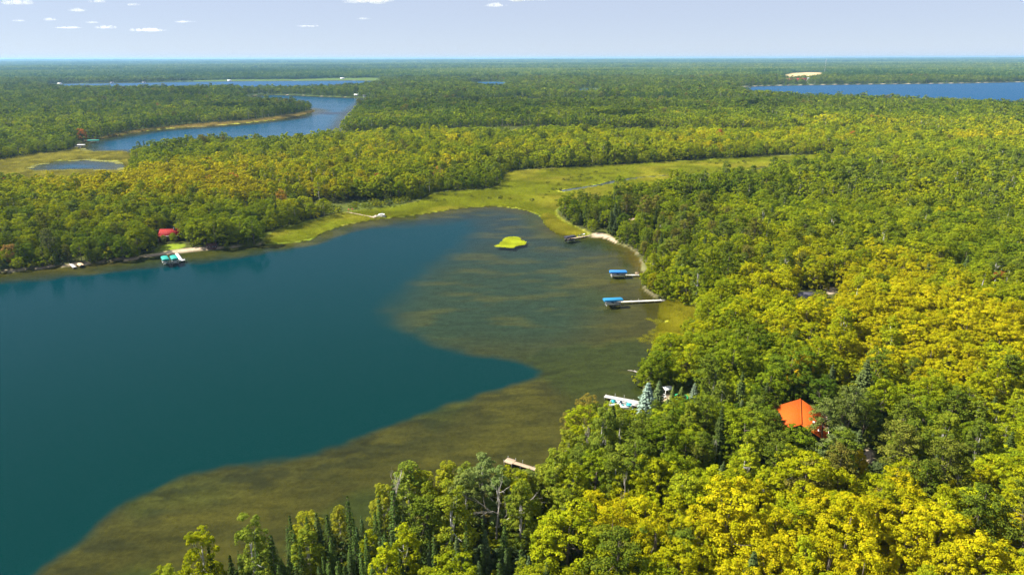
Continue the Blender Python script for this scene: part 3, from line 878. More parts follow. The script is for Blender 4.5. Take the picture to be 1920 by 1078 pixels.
def composition(x, y, w, g):
    """kind and leaf colour of each tree from the character of the woods there"""
    n = len(x)
    r = np.hypot(x, y)
    Yv = 0.47 + 0.55 * (fbm(x, y, 85, 71) - 0.5) + 0.34 * (vnoise(x, y, 26, 75) - 0.5) - 0.22 * smooth(650, 1800, r)
    for px, py, rx, ry, s in ((1650, 560, 60, 60, .5), (1580, 640, 45, 40, .4), (1850, 620, 50, 60, .2), (1700, 1000, 60, 30, .22), (1880, 1040, 40, 30, .2), (1400, 1040, 60, 25, .12), (200, 345, 110, 60, .45), (350, 340, 110, 70, .4), (480, 350, 90, 60, .2), (620, 1010, 40, 25, .25), (1250, 520, 40, 60, .12), (1200, 980, 60, 25, .12),
                              (560, 300, 140, 90, .2), (1850, 240, 200, 160, .32), (1500, 245, 200, 120, .18), (800, 270, 180, 100, .15), (1250, 270, 160, 80, .22), (1580, 470, 60, 60, .15),
                              (1350, 700, 50, 40, -.16), (1150, 920, 30, 25, -.06), (1600, 760, 30, 40, -.25), (1720, 740, 40, 50, -.12), (1750, 330, 160, 60, -.05), (1350, 400, 90, 60, -.04), (1500, 340, 140, 50, .02), (1450, 420, 120, 70, .08),
                              (880, 200, 250, 130, -.3), (1290, 620, 40, 40, -.1), (90, 440, 60, 30, -.15), (450, 400, 60, 30, -.15), (1230, 420, 40, 60, -.12)):
        Yv = Yv + s * blob(x, y, px, py, rx, ry)
    con = 0.03 + 0.10 * smooth(0.5, 0.75, fbm(x, y, 120, 81)) + 0.12 * smooth(900, 1500, r)
    for px, py, rx, ry, s in ((1600, 800, 16, 22, .6), (1700, 760, 20, 25, .25), (1450, 830, 22, 16, .35), (1240, 745, 14, 10, .6), (1040, 200, 260, 90, .55), (760, 190, 220, 60, .5), (620, 245, 60, 40, .5), (540, 195, 120, 60, .5),
                              (1180, 400, 40, 60, .45), (1150, 380, 60, 40, .3), (250, 265, 60, 40, .5), (330, 260, 60, 40, .35), (1400, 450, 40, 50, .15), (1380, 205, 250, 60, .35), (90, 460, 40, 25, .3)):
        con = con + s * blob(x, y, px, py, rx, ry)
    firp = 0.62 * blob(x, y, 640, 1020, 34, 22) + 0.3 * blob(x, y, 850, 1040, 25, 15)
    asp = 0.07 + 0.30 * smooth(0.55, 0.8, fbm(x, y, 70, 83)) + 0.5 * blob(x, y, 930, 900, 22, 22) + 0.15 * blob(x, y, 700, 960, 30, 22) + 0.3 * blob(x, y, 1080, 840, 18, 20) + 0.35 * blob(x, y, 1650, 330, 120, 50)
    u = g.uniform(size=n)
    kind = np.where(u < firp, 4, np.where(u < firp + con, np.where(g.uniform(size=n) < 0.5, 5, 3), np.where(u < firp + con + asp, 2, np.where(g.uniform(size=n) < 0.35 + 0.5 * Yv, 0, 1))))
    Yt = np.clip(Yv + g.normal(0, 0.14, n), 0, 1)
    stops = np.array([0, 0.22, 0.45, 0.68, 0.88, 1.0])
    cols = np.array([(0.075, 0.122, 0.010), (0.125, 0.178, 0.009), (0.192, 0.240, 0.008), (0.256, 0.292, 0.007), (0.330, 0.335, 0.006), (0.392, 0.352, 0.006)])
    tint = np.stack([np.interp(Yt, stops, cols[:, c]) for c in range(3)], 1)
    asp_c = np.array([0.175, 0.225, 0.024])[None] * (0.7 + 0.5 * Yt[:, None]) + np.array([0.09, 0.06, -0.02]) * smooth(0.45, 0.9, Yt)[:, None]
    tint = np.where((kind == 2)[:, None], asp_c, tint)
    br = smooth(0.5, 0.7, fbm(x, y, 60, 86))[:, None]
    br = br * smooth(0.2, 0.8, g.uniform(size=(n, 1)))
    pine_c = np.array([0.105, 0.140, 0.012])[None] * (1 - br) + np.array([0.165, 0.150, 0.024])[None] * br
    spr_c = np.array([0.065, 0.100, 0.016])[None] + g.uniform(0, 0.03, (n, 1))
    fir_c = np.array([0.060, 0.100, 0.024])[None] + g.uniform(0, 0.025, (n, 1))
    tint = np.where((kind == 5)[:, None], pine_c, tint)
    tint = np.where((kind == 3)[:, None], spr_c, tint)
    tint = np.where((kind == 4)[:, None], fir_c, tint)
    orange = (g.uniform(size=n) < 0.001) & (kind < 2)
    tint = np.where(orange[:, None], np.array([0.36, 0.14, 0.03])[None], tint)
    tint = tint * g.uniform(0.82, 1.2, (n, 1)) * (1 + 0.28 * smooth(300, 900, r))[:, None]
    return kind, np.clip(tint, 0.003, 1), Yt

def fit_to_sight(x, y, z, s, top, rc):
    """trees in front of an open roof, dock or beach are low or absent"""
    s = s.copy()
    for T in SIGHT:
        d = math.hypot(T[0], T[1])
        ux, uy = T[0] / d, T[1] / d
        t = x * ux + y * uy
        perp = np.abs(x * uy - y * ux)
        k = (t > d * 0.3) & (t < d + 1.5) & (perp < rc * s * 0.85 + 0.6)
        if not k.any(): continue
        line = CAM_Z + (T[2] - CAM_Z) * (t - rc * s * 0.4) / d
        allow = np.maximum(line - z, 0.0) * 0.93
        s = np.where(k & (top * s > allow), allow / top, s)
    for T_ in LIT:
        ux, uy = math.sin(SUN_AZ), math.cos(SUN_AZ)
        t = (x - T_[0]) * ux + (y - T_[1]) * uy
        perp = np.abs((x - T_[0]) * uy - (y - T_[1]) * ux)
        k = (t > 0) & (t < 30) & (perp < rc * s * 0.8 + 0.3)
        allow = np.maximum(T_[2] + (t - rc * s * 0.4) * math.tan(SUN_EL) - z, 0.0) * 0.95
        s = np.where(k & (top * s > allow), allow / top, s)
    return s

TREES = []
for r0, r1, cell, lod, seed in ((55, 480, 5.6, 0, 1), (480, 950, 6.3, 1, 2), (950, 1700, 7.6, 2, 3), (1700, 3600, 10.0, 2, 4)):
    g = np.random.default_rng(seed + 50)
    x, y, w, ms = land_points(r0, r1, cell, seed)
    kind, tint, Yt = composition(x, y, w, g)
    z = lookup(ground_z, x, y) - 0.15
    idx = np.zeros(len(x), int); top = np.zeros(len(x)); rc = np.zeros(len(x)); shp = np.zeros(len(x), int)
    for k_, kd in enumerate(KINDS[:6]):
        mk = kind == k_
        v = g.integers(0, len(LOD[kd][lod]), mk.sum())
        shp[mk] = v
        ids = np.array([PIDX[(kd, lod, i)] for i in range(len(LOD[kd][lod]))])
        idx[mk] = ids[v]
        top[mk] = np.array(PH)[ids[v]]; rc[mk] = np.array(PR)[ids[v]]
    s = 0.76 * np.clip(g.normal(0.98, 0.16, len(x)), 0.6, 1.4) * (cell / 5.6) ** 0.5
    s *= 0.86 + 0.30 * vnoise(x, y, 45, 95)
    s = np.where((w < 7) & (g.uniform(size=len(x)) < 0.5), s * 0.6, s)
    s = np.where((ms < 12) & (ms > 0), s * g.uniform(0.55, 1.0, len(x)), s)
    s2 = fit_to_sight(x, y, z, s, top, rc)
    ok = s2 > 0.22
    TREES.append(dict(x=x[ok], y=y[ok], z=z[ok], s=s2[ok], wide=g.uniform(0.85, 1.2, ok.sum()), idx=idx[ok], kind=kind[ok], tint=tint[ok], shp=shp[ok], rot=g.uniform(0, 6.28, ok.sum()), lod=np.full(ok.sum(), lod), Y=Yt[ok], top=top[ok] * s2[ok]))
# a thicket of narrow firs on the near shore
g = np.random.default_rng(31)
x, y, w, ms = land_points(60, 200, 3.4, 31)
k = g.uniform(size=len(x)) < 0.75 * blob(x, y, 600, 1030, 26, 16) + 0.45 * blob(x, y, 760, 1030, 22, 14) + 0.25 * blob(x, y, 460, 1060, 14, 10)
x, y = x[k], y[k]
z = lookup(ground_z, x, y) - 0.1
v = g.integers(0, len(LOD['fir'][0]), len(x))
ids = np.array([PIDX[('fir', 0, i)] for i in range(len(LOD['fir'][0]))])
s = np.clip(g.normal(0.86, 0.2, len(x)), 0.4, 1.25)
TREES.append(dict(x=x, y=y, z=z, s=s, wide=g.uniform(0.75, 1.1, len(x)), idx=ids[v], kind=np.full(len(x), 4), tint=np.array([0.07, 0.115, 0.022])[None] * g.uniform(0.7, 1.3, (len(x), 1)), shp=v, rot=g.uniform(0, 6.28, len(x)), lod=np.zeros(len(x), int), Y=np.full(len(x), 0.3), top=np.array(PH)[ids[v]] * s))
# undergrowth: low bushes between and before the trees
for r0, r1, cell, lod, seed, edge in ((60, 330, 3.6, 0, 21, 1e9), (330, 760, 4.5, 1, 22, 16)):
    g = np.random.default_rng(seed)
    x, y, w, ms = land_points(r0, r1, cell, seed)
    k = ((w < edge) | (ms < edge)) & (w > 0.8)
    x, y, w, ms = x[k], y[k], w[k], ms[k]
    _, tint, Yt = composition(x, y, w, g)
    ids = np.array([PIDX[('shrub', lod, i)] for i in range(2)])
    v = g.integers(0, 2, len(x))
    z = lookup(ground_z, x, y) - 0.1
    s = g.uniform(0.55, 1.5, len(x)) * np.where(w < 8, 1.25, 1.0)
    s2 = fit_to_sight(x, y, z, s, np.array(PH)[ids[v]], np.array(PR)[ids[v]])
    ok = s2 > 0.2
    TREES.append(dict(x=x[ok], y=y[ok], z=z[ok], s=s2[ok], wide=g.uniform(0.85, 1.3, ok.sum()), idx=ids[v][ok], kind=np.full(ok.sum(), 6), tint=tint[ok] * 0.9, shp=v[ok], rot=g.uniform(0, 6.28, ok.sum()), lod=np.full(ok.sum(), lod), Y=Yt[ok], top=np.array(PH)[ids[v]][ok] * s2[ok]))
T = {k: np.concatenate([t[k] for t in TREES]) for k in TREES[0]}
# ------------------------------------------------------------------ single trees one can point at
FEATURES = [  # kind, pixel of the tip, height, leaf colour, label
    ('spruce', 1216, 716, 11.0, (0.20, 0.27, 0.21), 'tall silvery blue spruce on the shore beside the white dock'),
    ('spruce', 1237, 712, 9.5, (0.09, 0.13, 0.05), 'green spruce just behind the tall silvery blue spruce'),
    ('spruce', 1263, 722, 6.0, (0.11, 0.15, 0.03), 'small green spruce between the white shelter and the green-rimmed trampoline'),
    ('spruce', 1279, 724, 5.5, (0.11, 0.15, 0.03), 'small bright green spruce standing over the green-rimmed trampoline'),
    ('spruce', 1304, 716, 8.0, (0.13, 0.17, 0.11), 'pale blue spruce right of the green-rimmed trampoline'),
    ('spruce', 1252, 746, 7.0, (0.10, 0.135, 0.05), 'grey green spruce on the lawn in front of the white shelter'),
    ('spruce', 1433, 800, 7.0, (0.20, 0.25, 0.17), 'small pale silvery spruce left of the orange-roofed house'),
    ('spruce', 1461, 772, 10.5, (0.11, 0.135, 0.05), 'tall grey green spruce at the left corner of the orange roof'),
    ('spruce', 1392, 748, 10.0, (0.07, 0.095, 0.035), 'grey green spruce deep in the wood between dock and orange roof'),
    ('pine', 1555, 745, 15.0, (0.10, 0.125, 0.025), 'broad olive pine just right of the orange roof'),
    ('pine', 1600, 722, 18.0, (0.085, 0.105, 0.022), 'tall olive pine beyond the right side of the orange roof'),
    ('spruce', 1628, 672, 17.0, (0.075, 0.10, 0.03), 'tall pointed spruce rising over the wood right of the orange roof'),
    ('pine', 1575, 800, 15.0, (0.10, 0.125, 0.035), 'olive pine in front of the right side of the orange-roofed house'),
    ('oak', 1104, 742, 8.0, (0.17, 0.14, 0.022), 'rounded olive brown willow on the point left of the white dock'),
    ('oak', 1072, 772, 7.5, (0.15, 0.13, 0.022), 'lower olive willow at the waterside left of the white dock'),
    ('oak', 1088, 775, 8.0, (0.15, 0.15, 0.020), 'olive willow between the point and the near wood'),
    ('aspen', 1066, 800, 11.0, (0.17, 0.19, 0.014), 'slim yellow green poplar at the water below the olive willows'),
    ('aspen', 905, 846, 18.0, (0.13, 0.17, 0.045), 'tall broad grey green poplar above the shore by the small dock'),
    ('aspen', 935, 872, 17.0, (0.12, 0.165, 0.04), 'grey green poplar right of the tallest shore poplar'),
    ('aspen', 870, 880, 16.5, (0.14, 0.17, 0.035), 'grey green poplar left of the tallest shore poplar'),
    ('aspen', 990, 872, 13.0, (0.14, 0.17, 0.03), 'grey green poplar just right of the small tan dock'),
    ('aspen', 1014, 868, 13.5, (0.17, 0.19, 0.016), 'yellow green poplar second right of the small tan dock'),
    ('maple', 1034, 860, 12.0, (0.15, 0.18, 0.012), 'green maple where the near shore turns up to the willows'),
    ('aspen', 838, 865, 16.0, (0.20, 0.21, 0.012), 'slender yellow green poplar standing out against the shallows'),
    ('aspen', 788, 872, 15.0, (0.20, 0.21, 0.012), 'slender yellow green poplar left of its taller twin by the shallows'),
    ('aspen', 716, 902, 15.0, (0.19, 0.20, 0.014), 'yellow green poplar with dead twigs at the bend of the near shore'),
    ('maple', 570, 962, 11.0, (0.22, 0.22, 0.012), 'round yellow green maple among the pointed firs on the near shore'),
    ('aspen', 634, 948, 11.0, (0.19, 0.19, 0.014), 'yellow green poplar among the pointed firs on the near shore'),
    ('fir', 508, 1000, 10.0, (0.05, 0.08, 0.022), 'narrow dark fir nearest the left end of the near wood'),
    ('fir', 537, 982, 10.5, (0.055, 0.085, 0.022), 'narrow dark fir left of the round yellow green maple'),
    ('fir', 592, 958, 12.0, (0.07, 0.095, 0.022), 'tallest narrow fir spire on the near shore'),
    ('fir', 600, 985, 9.0, (0.05, 0.085, 0.025), 'short dark fir below the tallest fir spire'),
    ('fir', 677, 965, 11.0, (0.05, 0.085, 0.025), 'narrow dark fir right of the yellow green poplar on the near shore'),
    ('fir', 668, 985, 10.0, (0.045, 0.08, 0.025), 'dark fir in the pair of spires under the near poplars'),
    ('fir', 718, 1000, 11.5, (0.045, 0.08, 0.025), 'dark fir below the poplar with dead twigs'),
    ('fir', 752, 985, 11.0, (0.055, 0.085, 0.022), 'tall dark fir among the near poplars'),
    ('fir', 785, 955, 12.0, (0.10, 0.10, 0.02), 'olive fir spire below the slender poplars'),
    ('maple', 15, 455, 11.0, (0.30, 0.19, 0.05), 'orange leaved maple at the left end of the far shore'),
    ('maple', 388, 330, 13.0, (0.34, 0.19, 0.02), 'orange maple in the yellow wood above the red house'),
    ('maple', 439, 324, 13.0, (0.32, 0.15, 0.02), 'red orange maple beside the other orange crown above the red house'),
    ('maple', 525, 355, 12.0, (0.31, 0.18, 0.02), 'orange maple in the wood right of the red house'),
    ('maple', 822, 312, 13.0, (0.34, 0.19, 0.03), 'orange maple at the marsh edge of the far wood'),
    ('maple', 1505, 664, 12.0, (0.34, 0.25, 0.004), 'bright yellow maple rising above the dark wood behind the orange roof'),
    ('maple', 1604, 836, 10.0, (0.33, 0.26, 0.004), 'bright yellow maple left of the sandy forest patch'),
    ('maple', 1240, 652, 13.0, (0.10, 0.14, 0.008), 'rounded deep green tree overhanging the brown shallows'),
    ('maple', 1222, 668, 11.0, (0.12, 0.155, 0.008), 'green tree leaning over the shallows by the fallen log'),
    ('pine', 84, 428, 16.0, (0.10, 0.11, 0.03), 'tall bare-stemmed pine on the far shore near the tan boat cover'),
    ('shrub', 1198, 702, 3.5, (0.19, 0.20, 0.01), 'yellow green bush at the waterside below the fallen log'),
    ('shrub', 25, 492, 3.0, (0.19, 0.21, 0.012), 'bright bush at the water under the orange maple'),
    ('shrub', 60, 488, 3.6, (0.20, 0.21, 0.012), 'bright bush on the far shore left of the tan boat cover'),
    ('shrub', 78, 488, 3.2, (0.18, 0.20, 0.012), 'second bright bush on the far shore left of the tan boat cover'),
    ('shrub', 205, 462, 6.0, (0.22, 0.22, 0.008), 'tall yellow bush on the far shore left of the green boat canopies'),
]
NAMES = {'maple': 'maple_tree', 'oak': 'oak_tree', 'aspen': 'aspen_tree', 'spruce': 'spruce_tree', 'fir': 'fir_tree', 'pine': 'pine_tree', 'shrub': 'shrub'}
_cm, _tm = {}, {}
def tree_meshes(kd, lod, i):
    key = (kd, lod, i)
    if key not in _cm:
        p = LOD[kd][lod][i]
        _cm[key] = crown_mesh(p, kd + '_crown')
        _tm[key] = p.wood.mesh(kd + '_trunk', M[p.bark], True)
    return _cm[key], _tm[key]

def plant(kd, lod, i, x, y, z, s, rot, tint, label, group=None, wide=1.0):
    cmesh, tmesh = tree_meshes(kd, lod, i)
    t = thing(NAMES[kd], label, 'shrub' if kd == 'shrub' else 'tree', (x, y, z), rot, group)
    t.scale = (s * wide, s * wide, s)
    link('trunk' if kd != 'shrub' else 'stem', tmesh, t)
    c = link('crown', cmesh, t)
    c['tint'] = [float(v) for v in tint]
    return t

feat_xy = []
for n_, (kd, px, py, h, tint, label) in enumerate(FEATURES):
    zb = 0.5
    for _ in range(4):
        p = G(px, py, zb + h)
        zb = max(gz(p[0], p[1]), 0.05)
    lod = 0 if p[1] < 480 else 1
    i = n_ % len(LOD[kd][lod])
    plant(kd, lod, i, p[0], p[1], zb - 0.1, h / LOD[kd][lod][i].H, n_ * 1.7, [c * 1.4 for c in tint], label, None, 1.45 if kd == 'spruce' else 1.0)
    feat_xy.append((p[0], p[1], (1.1 if kd in ('fir', 'shrub') else 3.0)))

keep = np.ones(len(T['x']), bool)
for fx, fy, fr in feat_xy:
    keep &= (T['x'] - fx) ** 2 + (T['y'] - fy) ** 2 > fr * fr * 0.6
T = {k: v[keep] for k, v in T.items()}

# the trees that show largest stand as single objects, the rest of the forest is one mass
pxx, pyy, dd = project(T['x'], T['y'], T['z'] + 0.7 * T['top'])
inframe = (pxx > -25) & (pxx < W_PX + 25) & (pyy < H_PX + 35) & (pyy > 0)
CAP = {'maple': 290, 'oak': 230, 'aspen': 130, 'spruce': 60, 'fir': 120, 'pine': 70}
single = np.zeros(len(T['x']), bool)
for k_, kd in enumerate(KINDS[:6]):
    c = np.where(inframe & (T['kind'] == k_))[0]
    c = c[np.argsort(dd[c])][:CAP[kd]]
    single[c] = True
MARKS = [('the orange-roofed house', 1503, 775), ('the white dock and pontoon boat', 1175, 755), ('the green-rimmed trampoline', 1275, 745), ('the sandy forest patch', 1620, 882), ('the small dock by the near shore', 962, 865),
         ('the grey roof in the wood', 1500, 550), ('the longer blue-canopied dock', 1190, 562), ('the bottom right corner of the wood', 1850, 1030), ('the near fir spires', 640, 1010), ('the bottom edge of the wood', 1250, 1060),
         ('the right edge of the wood', 1900, 800), ('the middle of the right-hand wood', 1700, 650), ('the upper right of the wood', 1800, 520), ('the dead white tree', 930, 930), ('the dark wood above the trampoline', 1380, 680)]
def colour_word(kd, Y, tint):
    if kd in ('spruce', 'fir'): return 'dark' if tint[1] < 0.075 else 'green'
    if kd == 'pine': return 'brownish' if tint[0] > tint[1] * 0.95 else 'olive'
    if tint[0] > 1.6 * tint[1]: return 'orange'
    if kd == 'aspen': return 'yellowish' if tint[0] > tint[1] * 0.95 else 'grey green'
    return 'dark green' if Y < 0.22 else 'mid green' if Y < 0.42 else 'yellow green' if Y < 0.66 else 'golden green' if Y < 0.85 else 'bright yellow'
WORD = {'maple': 'round-crowned maple', 'oak': 'broad oak', 'aspen': 'slender poplar', 'spruce': 'pointed spruce', 'fir': 'narrow fir', 'pine': 'layered pine'}
labelled = {}
for t in np.where(single)[0]:
    kd = KINDS[T['kind'][t]]
    dx = [((pxx[t] - m_[1]) ** 2 + (pyy[t] - m_[2]) ** 2, q) for q, m_ in enumerate(MARKS)]
    q = min(dx)[1]
    mx_, my_ = pxx[t] - MARKS[q][1], pyy[t] - MARKS[q][2]
    rel = ('right of ' if mx_ > 0 else 'left of ') if abs(mx_) > abs(my_) else ('in front of ' if my_ > 0 else 'behind ')
    if MARKS[q][0].startswith(('the bottom', 'the right', 'the upper', 'the middle')): rel = 'towards '
    size = 'tall ' if T['top'][t] > 13.8 else 'small ' if T['top'][t] < 7.5 else ''
    labelled.setdefault((size + colour_word(kd, T['Y'][t], T['tint'][t]) + ' ' + WORD[kd], rel + MARKS[q][0], kd), []).append(t)
ORD = 'second third fourth fifth sixth seventh eighth ninth tenth eleventh twelfth thirteenth fourteenth fifteenth sixteenth seventeenth eighteenth nineteenth twentieth twenty-first twenty-second twenty-third twenty-fourth twenty-fifth twenty-sixth twenty-seventh twenty-eighth twenty-ninth thirtieth thirty-first thirty-second thirty-third thirty-fourth thirty-fifth thirty-sixth thirty-seventh thirty-eighth thirty-ninth fortieth forty-first forty-second forty-third forty-fourth forty-fifth forty-sixth forty-seventh forty-eighth forty-ninth fiftieth'.split()
for (what, where, kd), ts in labelled.items():
    ts.sort(key=lambda t: pxx[t])
    for n_, t in enumerate(ts):
        if len(ts) == 1: label = what + ' ' + where
        elif n_ == 0: label = 'leftmost ' + what + ' ' + where
        elif n_ == len(ts) - 1: label = 'rightmost ' + what + ' ' + where
        else: label = (ORD[n_ - 1] + '-from-left ' if n_ <= len(ORD) else 'further right ') + what + ' ' + where
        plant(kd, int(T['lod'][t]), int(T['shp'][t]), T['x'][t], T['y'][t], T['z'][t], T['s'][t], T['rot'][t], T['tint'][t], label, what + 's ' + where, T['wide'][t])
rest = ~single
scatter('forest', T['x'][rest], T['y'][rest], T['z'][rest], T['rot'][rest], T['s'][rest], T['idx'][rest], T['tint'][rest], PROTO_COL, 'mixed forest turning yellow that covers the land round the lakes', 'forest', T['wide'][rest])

# far woods in whole stands
X_, Y_, S_ = [], [], []
for r0, r1, cell, seed in ((3600, 7000, 40, 6), (7000, 14000, 62, 7), (14000, 26000, 130, 8)):
    x, y, w, ms = land_points(r0, r1, cell, seed)
    X_.append(x); Y_.append(y); S_.append(np.full(len(x), cell / 40.0))
fx, fy, fs = np.concatenate(X_), np.concatenate(Y_), np.concatenate(S_)
g = np.random.default_rng(77)
fz = lookup(ground_z, fx, fy) - 0.5
fn = np.clip(0.40 + 1.1 * (fbm(fx * 0.5, fy, 900, 55) - 0.5) + g.normal(0, 0.16, len(fx)), 0, 1)
ft = np.stack([np.interp(fn, [0, 0.3, 0.6, 1], c) for c in ((0.060, 0.125, 0.210, 0.29), (0.125, 0.200, 0.275, 0.32), (0.030, 0.034, 0.038, 0.040))], 1)
scatter('distant_forest', fx, fy, fz, g.uniform(0, 6.28, len(fx)), fs ** 0.6 * g.uniform(0.8, 1.25, len(fx)), np.array(STAND)[g.integers(0, 4, len(fx))], ft, PROTO_COL, 'hazy blue green forest stretching to the horizon', 'forest')
print('trees', len(T['x']), 'single', single.sum(), 'stands', len(fx))

# ------------------------------------------------------------------ dead trees and snags
DEAD = [(930, 888, 17.5, 0.75, 'pale bare dead tree with a fan of branches before the poplars'), (1103, 796, 10.0, 0.35, 'bleached dead snag in the wood below the willow'), (1468, 545, 9.0, 0.8, 'grey leafless tree with forked branches in front of the grey roof'),
        (1440, 556, 7.0, 0.7, 'small leafless tree left of the grey forked one'), (1647, 325, 15.0, 0.6, 'tall bare white tree in the cluster on the far right slope'), (1632, 328, 14.0, 0.55, 'bare white tree on the left of the slope cluster'),
        (1700, 332, 13.0, 0.6, 'bare white tree on the right of the slope cluster'), (1893, 792, 9.0, 0.7, 'bare dead tree near the right edge of the picture'), (1163, 885, 15.0, 0.12, 'thin dead pole in the wood behind the near poplars'),
        (1018, 985, 9.0, 0.08, 'short pale snag at the edge of the dark gap'), (1150, 1008, 13.0, 0.7, 'grey half-dead tree near the bottom edge of the wood'), (732, 895, 15.5, 0.4, 'dead top above the poplar at the near shore bend'),
        (1343, 800, 11.0, 0.2, 'dead stem in the dark wood left of the orange roof'), (1830, 735, 11.0, 0.6, 'bare branched tree in the yellow green wood at right'), (1452, 398, 12.0, 0.5, 'grey bare tree on the slope above the blue canopies'), (1240, 418, 9.0, 0.4, 'pale snag in the wood behind the sandy beach')]
for n_, (px, py, h, sp, label) in enumerate(DEAD):
    zb = 0.5
    for _ in range(4):
        p = G(px, py, zb + h)
        zb = gz(p[0], p[1])
    t = thing('dead_tree', label, 'dead tree', (p[0], p[1], zb - 0.1), n_ * 1.3)
    dead_wood(700 + n_, h, sp, 3 if sp > 0.3 else 2).build('branches', M['dead_wood'], t, None, True)
# ------------------------------------------------------------------ docks, boats and houses
def heading(a, b): return math.atan2(b[1] - a[1], b[0] - a[0])

def dock(a_px, b_px, width, mat, label, platform=None, deck_z=0.55):
    """lake end a, shore end b; local +x runs to the shore; platform = (length, width, side shift) at the lake end"""
    a, b = G(*a_px, deck_z), G(*b_px, deck_z)
    L = math.hypot(b[0] - a[0], b[1] - a[1])
    t = thing('dock', label, 'dock', (a[0], a[1], 0), heading(a, b))
    n = max(2, round(L / 3.0))
    for i in range(n):
        x0, x1 = L * i / n + 0.02, L * (i + 1) / n - 0.02
        s = MB()
        m_ = max(3, int((x1 - x0) / 0.3))
        for j in range(m_):
            s.box(x0 + (x1 - x0) * j / m_, x0 + (x1 - x0) * (j + 1) / m_ - 0.025, -width / 2, width / 2, deck_z - 0.05, deck_z)
        s.box(x0, x1, -width / 2 + 0.02, -width / 2 + 0.08, deck_z - 0.2, deck_z - 0.052)
        s.box(x0, x1, width / 2 - 0.08, width / 2 - 0.02, deck_z - 0.2, deck_z - 0.052)
        s.build('deck_section', M[mat], t)
        for sd in (-1, 1):
            h = 1.5 if i in (1, n // 2) and sd > 0 else deck_z + 0.25
            MB().tube([(x0 + 0.1, sd * (width / 2 + 0.05), -1.2), (x0 + 0.1, sd * (width / 2 + 0.05), h)], 0.045, 6).build('post', M['steel'], t)
    if platform:
        pl, pw, sh = platform
        s = MB()
        for j in range(int(pl / 0.3)):
            s.box(-pl * 0.5 + 0.3 * j, -pl * 0.5 + 0.3 * j + 0.275, sh - pw / 2, sh + pw / 2, deck_z + 0.004, deck_z + 0.054)
        s.build('platform', M[mat], t)
        for q in (-1, 1):
            for w_ in (-1, 1):
                MB().tube([(q * pl * 0.45, sh + w_ * pw * 0.47, -1.4), (q * pl * 0.45, sh + w_ * pw * 0.47, deck_z + 0.6)], 0.05, 6).build('post', M['steel'], t)
    return t

def boat_lift(px, py, L, W, rot, mat, label, top=3.2):
    c = G(px, py, top)
    t = thing('boat_lift', label, 'boat lift', (c[0], c[1], 0), rot)
    prof = []
    for k in range(9):
        a = math.pi * k / 8
        prof.append((W / 2 * math.cos(a), top - 0.55 + 0.55 * math.sin(a) ** 0.8))
    # canopy: arched sheet with hanging skirts and closed, sloping ends
    s = MB()
    xs = [-L / 2, -L / 2 + 0.5, L / 2 - 0.5, L / 2]
    rows = []
    for i, x in enumerate(xs):
        e = 0.62 if i in (0, 3) else 1.0
        row = [(x, W / 2, top - 1.0)] + [(x, y, top - 0.62 + (z - top + 0.62) * e) for y, z in prof] + [(x, -W / 2, top - 1.0)]
        rows.append(row)
    n = len(rows[0])
    s.add([p for r in rows for p in r], [(i * n + k, i * n + k + 1, (i + 1) * n + k + 1, (i + 1) * n + k) for i in range(3) for k in range(n - 1)])
    for i in (0, 3):
        k0 = len(s.v)
        s.add(rows[i], [], [(0, k, k + 1) for k in range(1, n - 1)])
    s.build('canopy', M[mat], t, None, False)
    for x in (-L * 0.36, L * 0.36):
        for y in (-W * 0.46, W * 0.46):
            MB().tube([(x, y, -1.6), (x, y, top - 0.65)], 0.06, 6).build('post', M['steel'], t)
        MB().box(x - 0.06, x + 0.06, -W * 0.45, W * 0.45, 0.35, 0.47).build('cradle_beam', M['steel'], t)
    for y in (-W * 0.46, W * 0.46):
        MB().box(-L * 0.36, L * 0.36, y - 0.05, y + 0.05, 0.9, 1.0).build('side_rail', M['steel'], t)
    return t

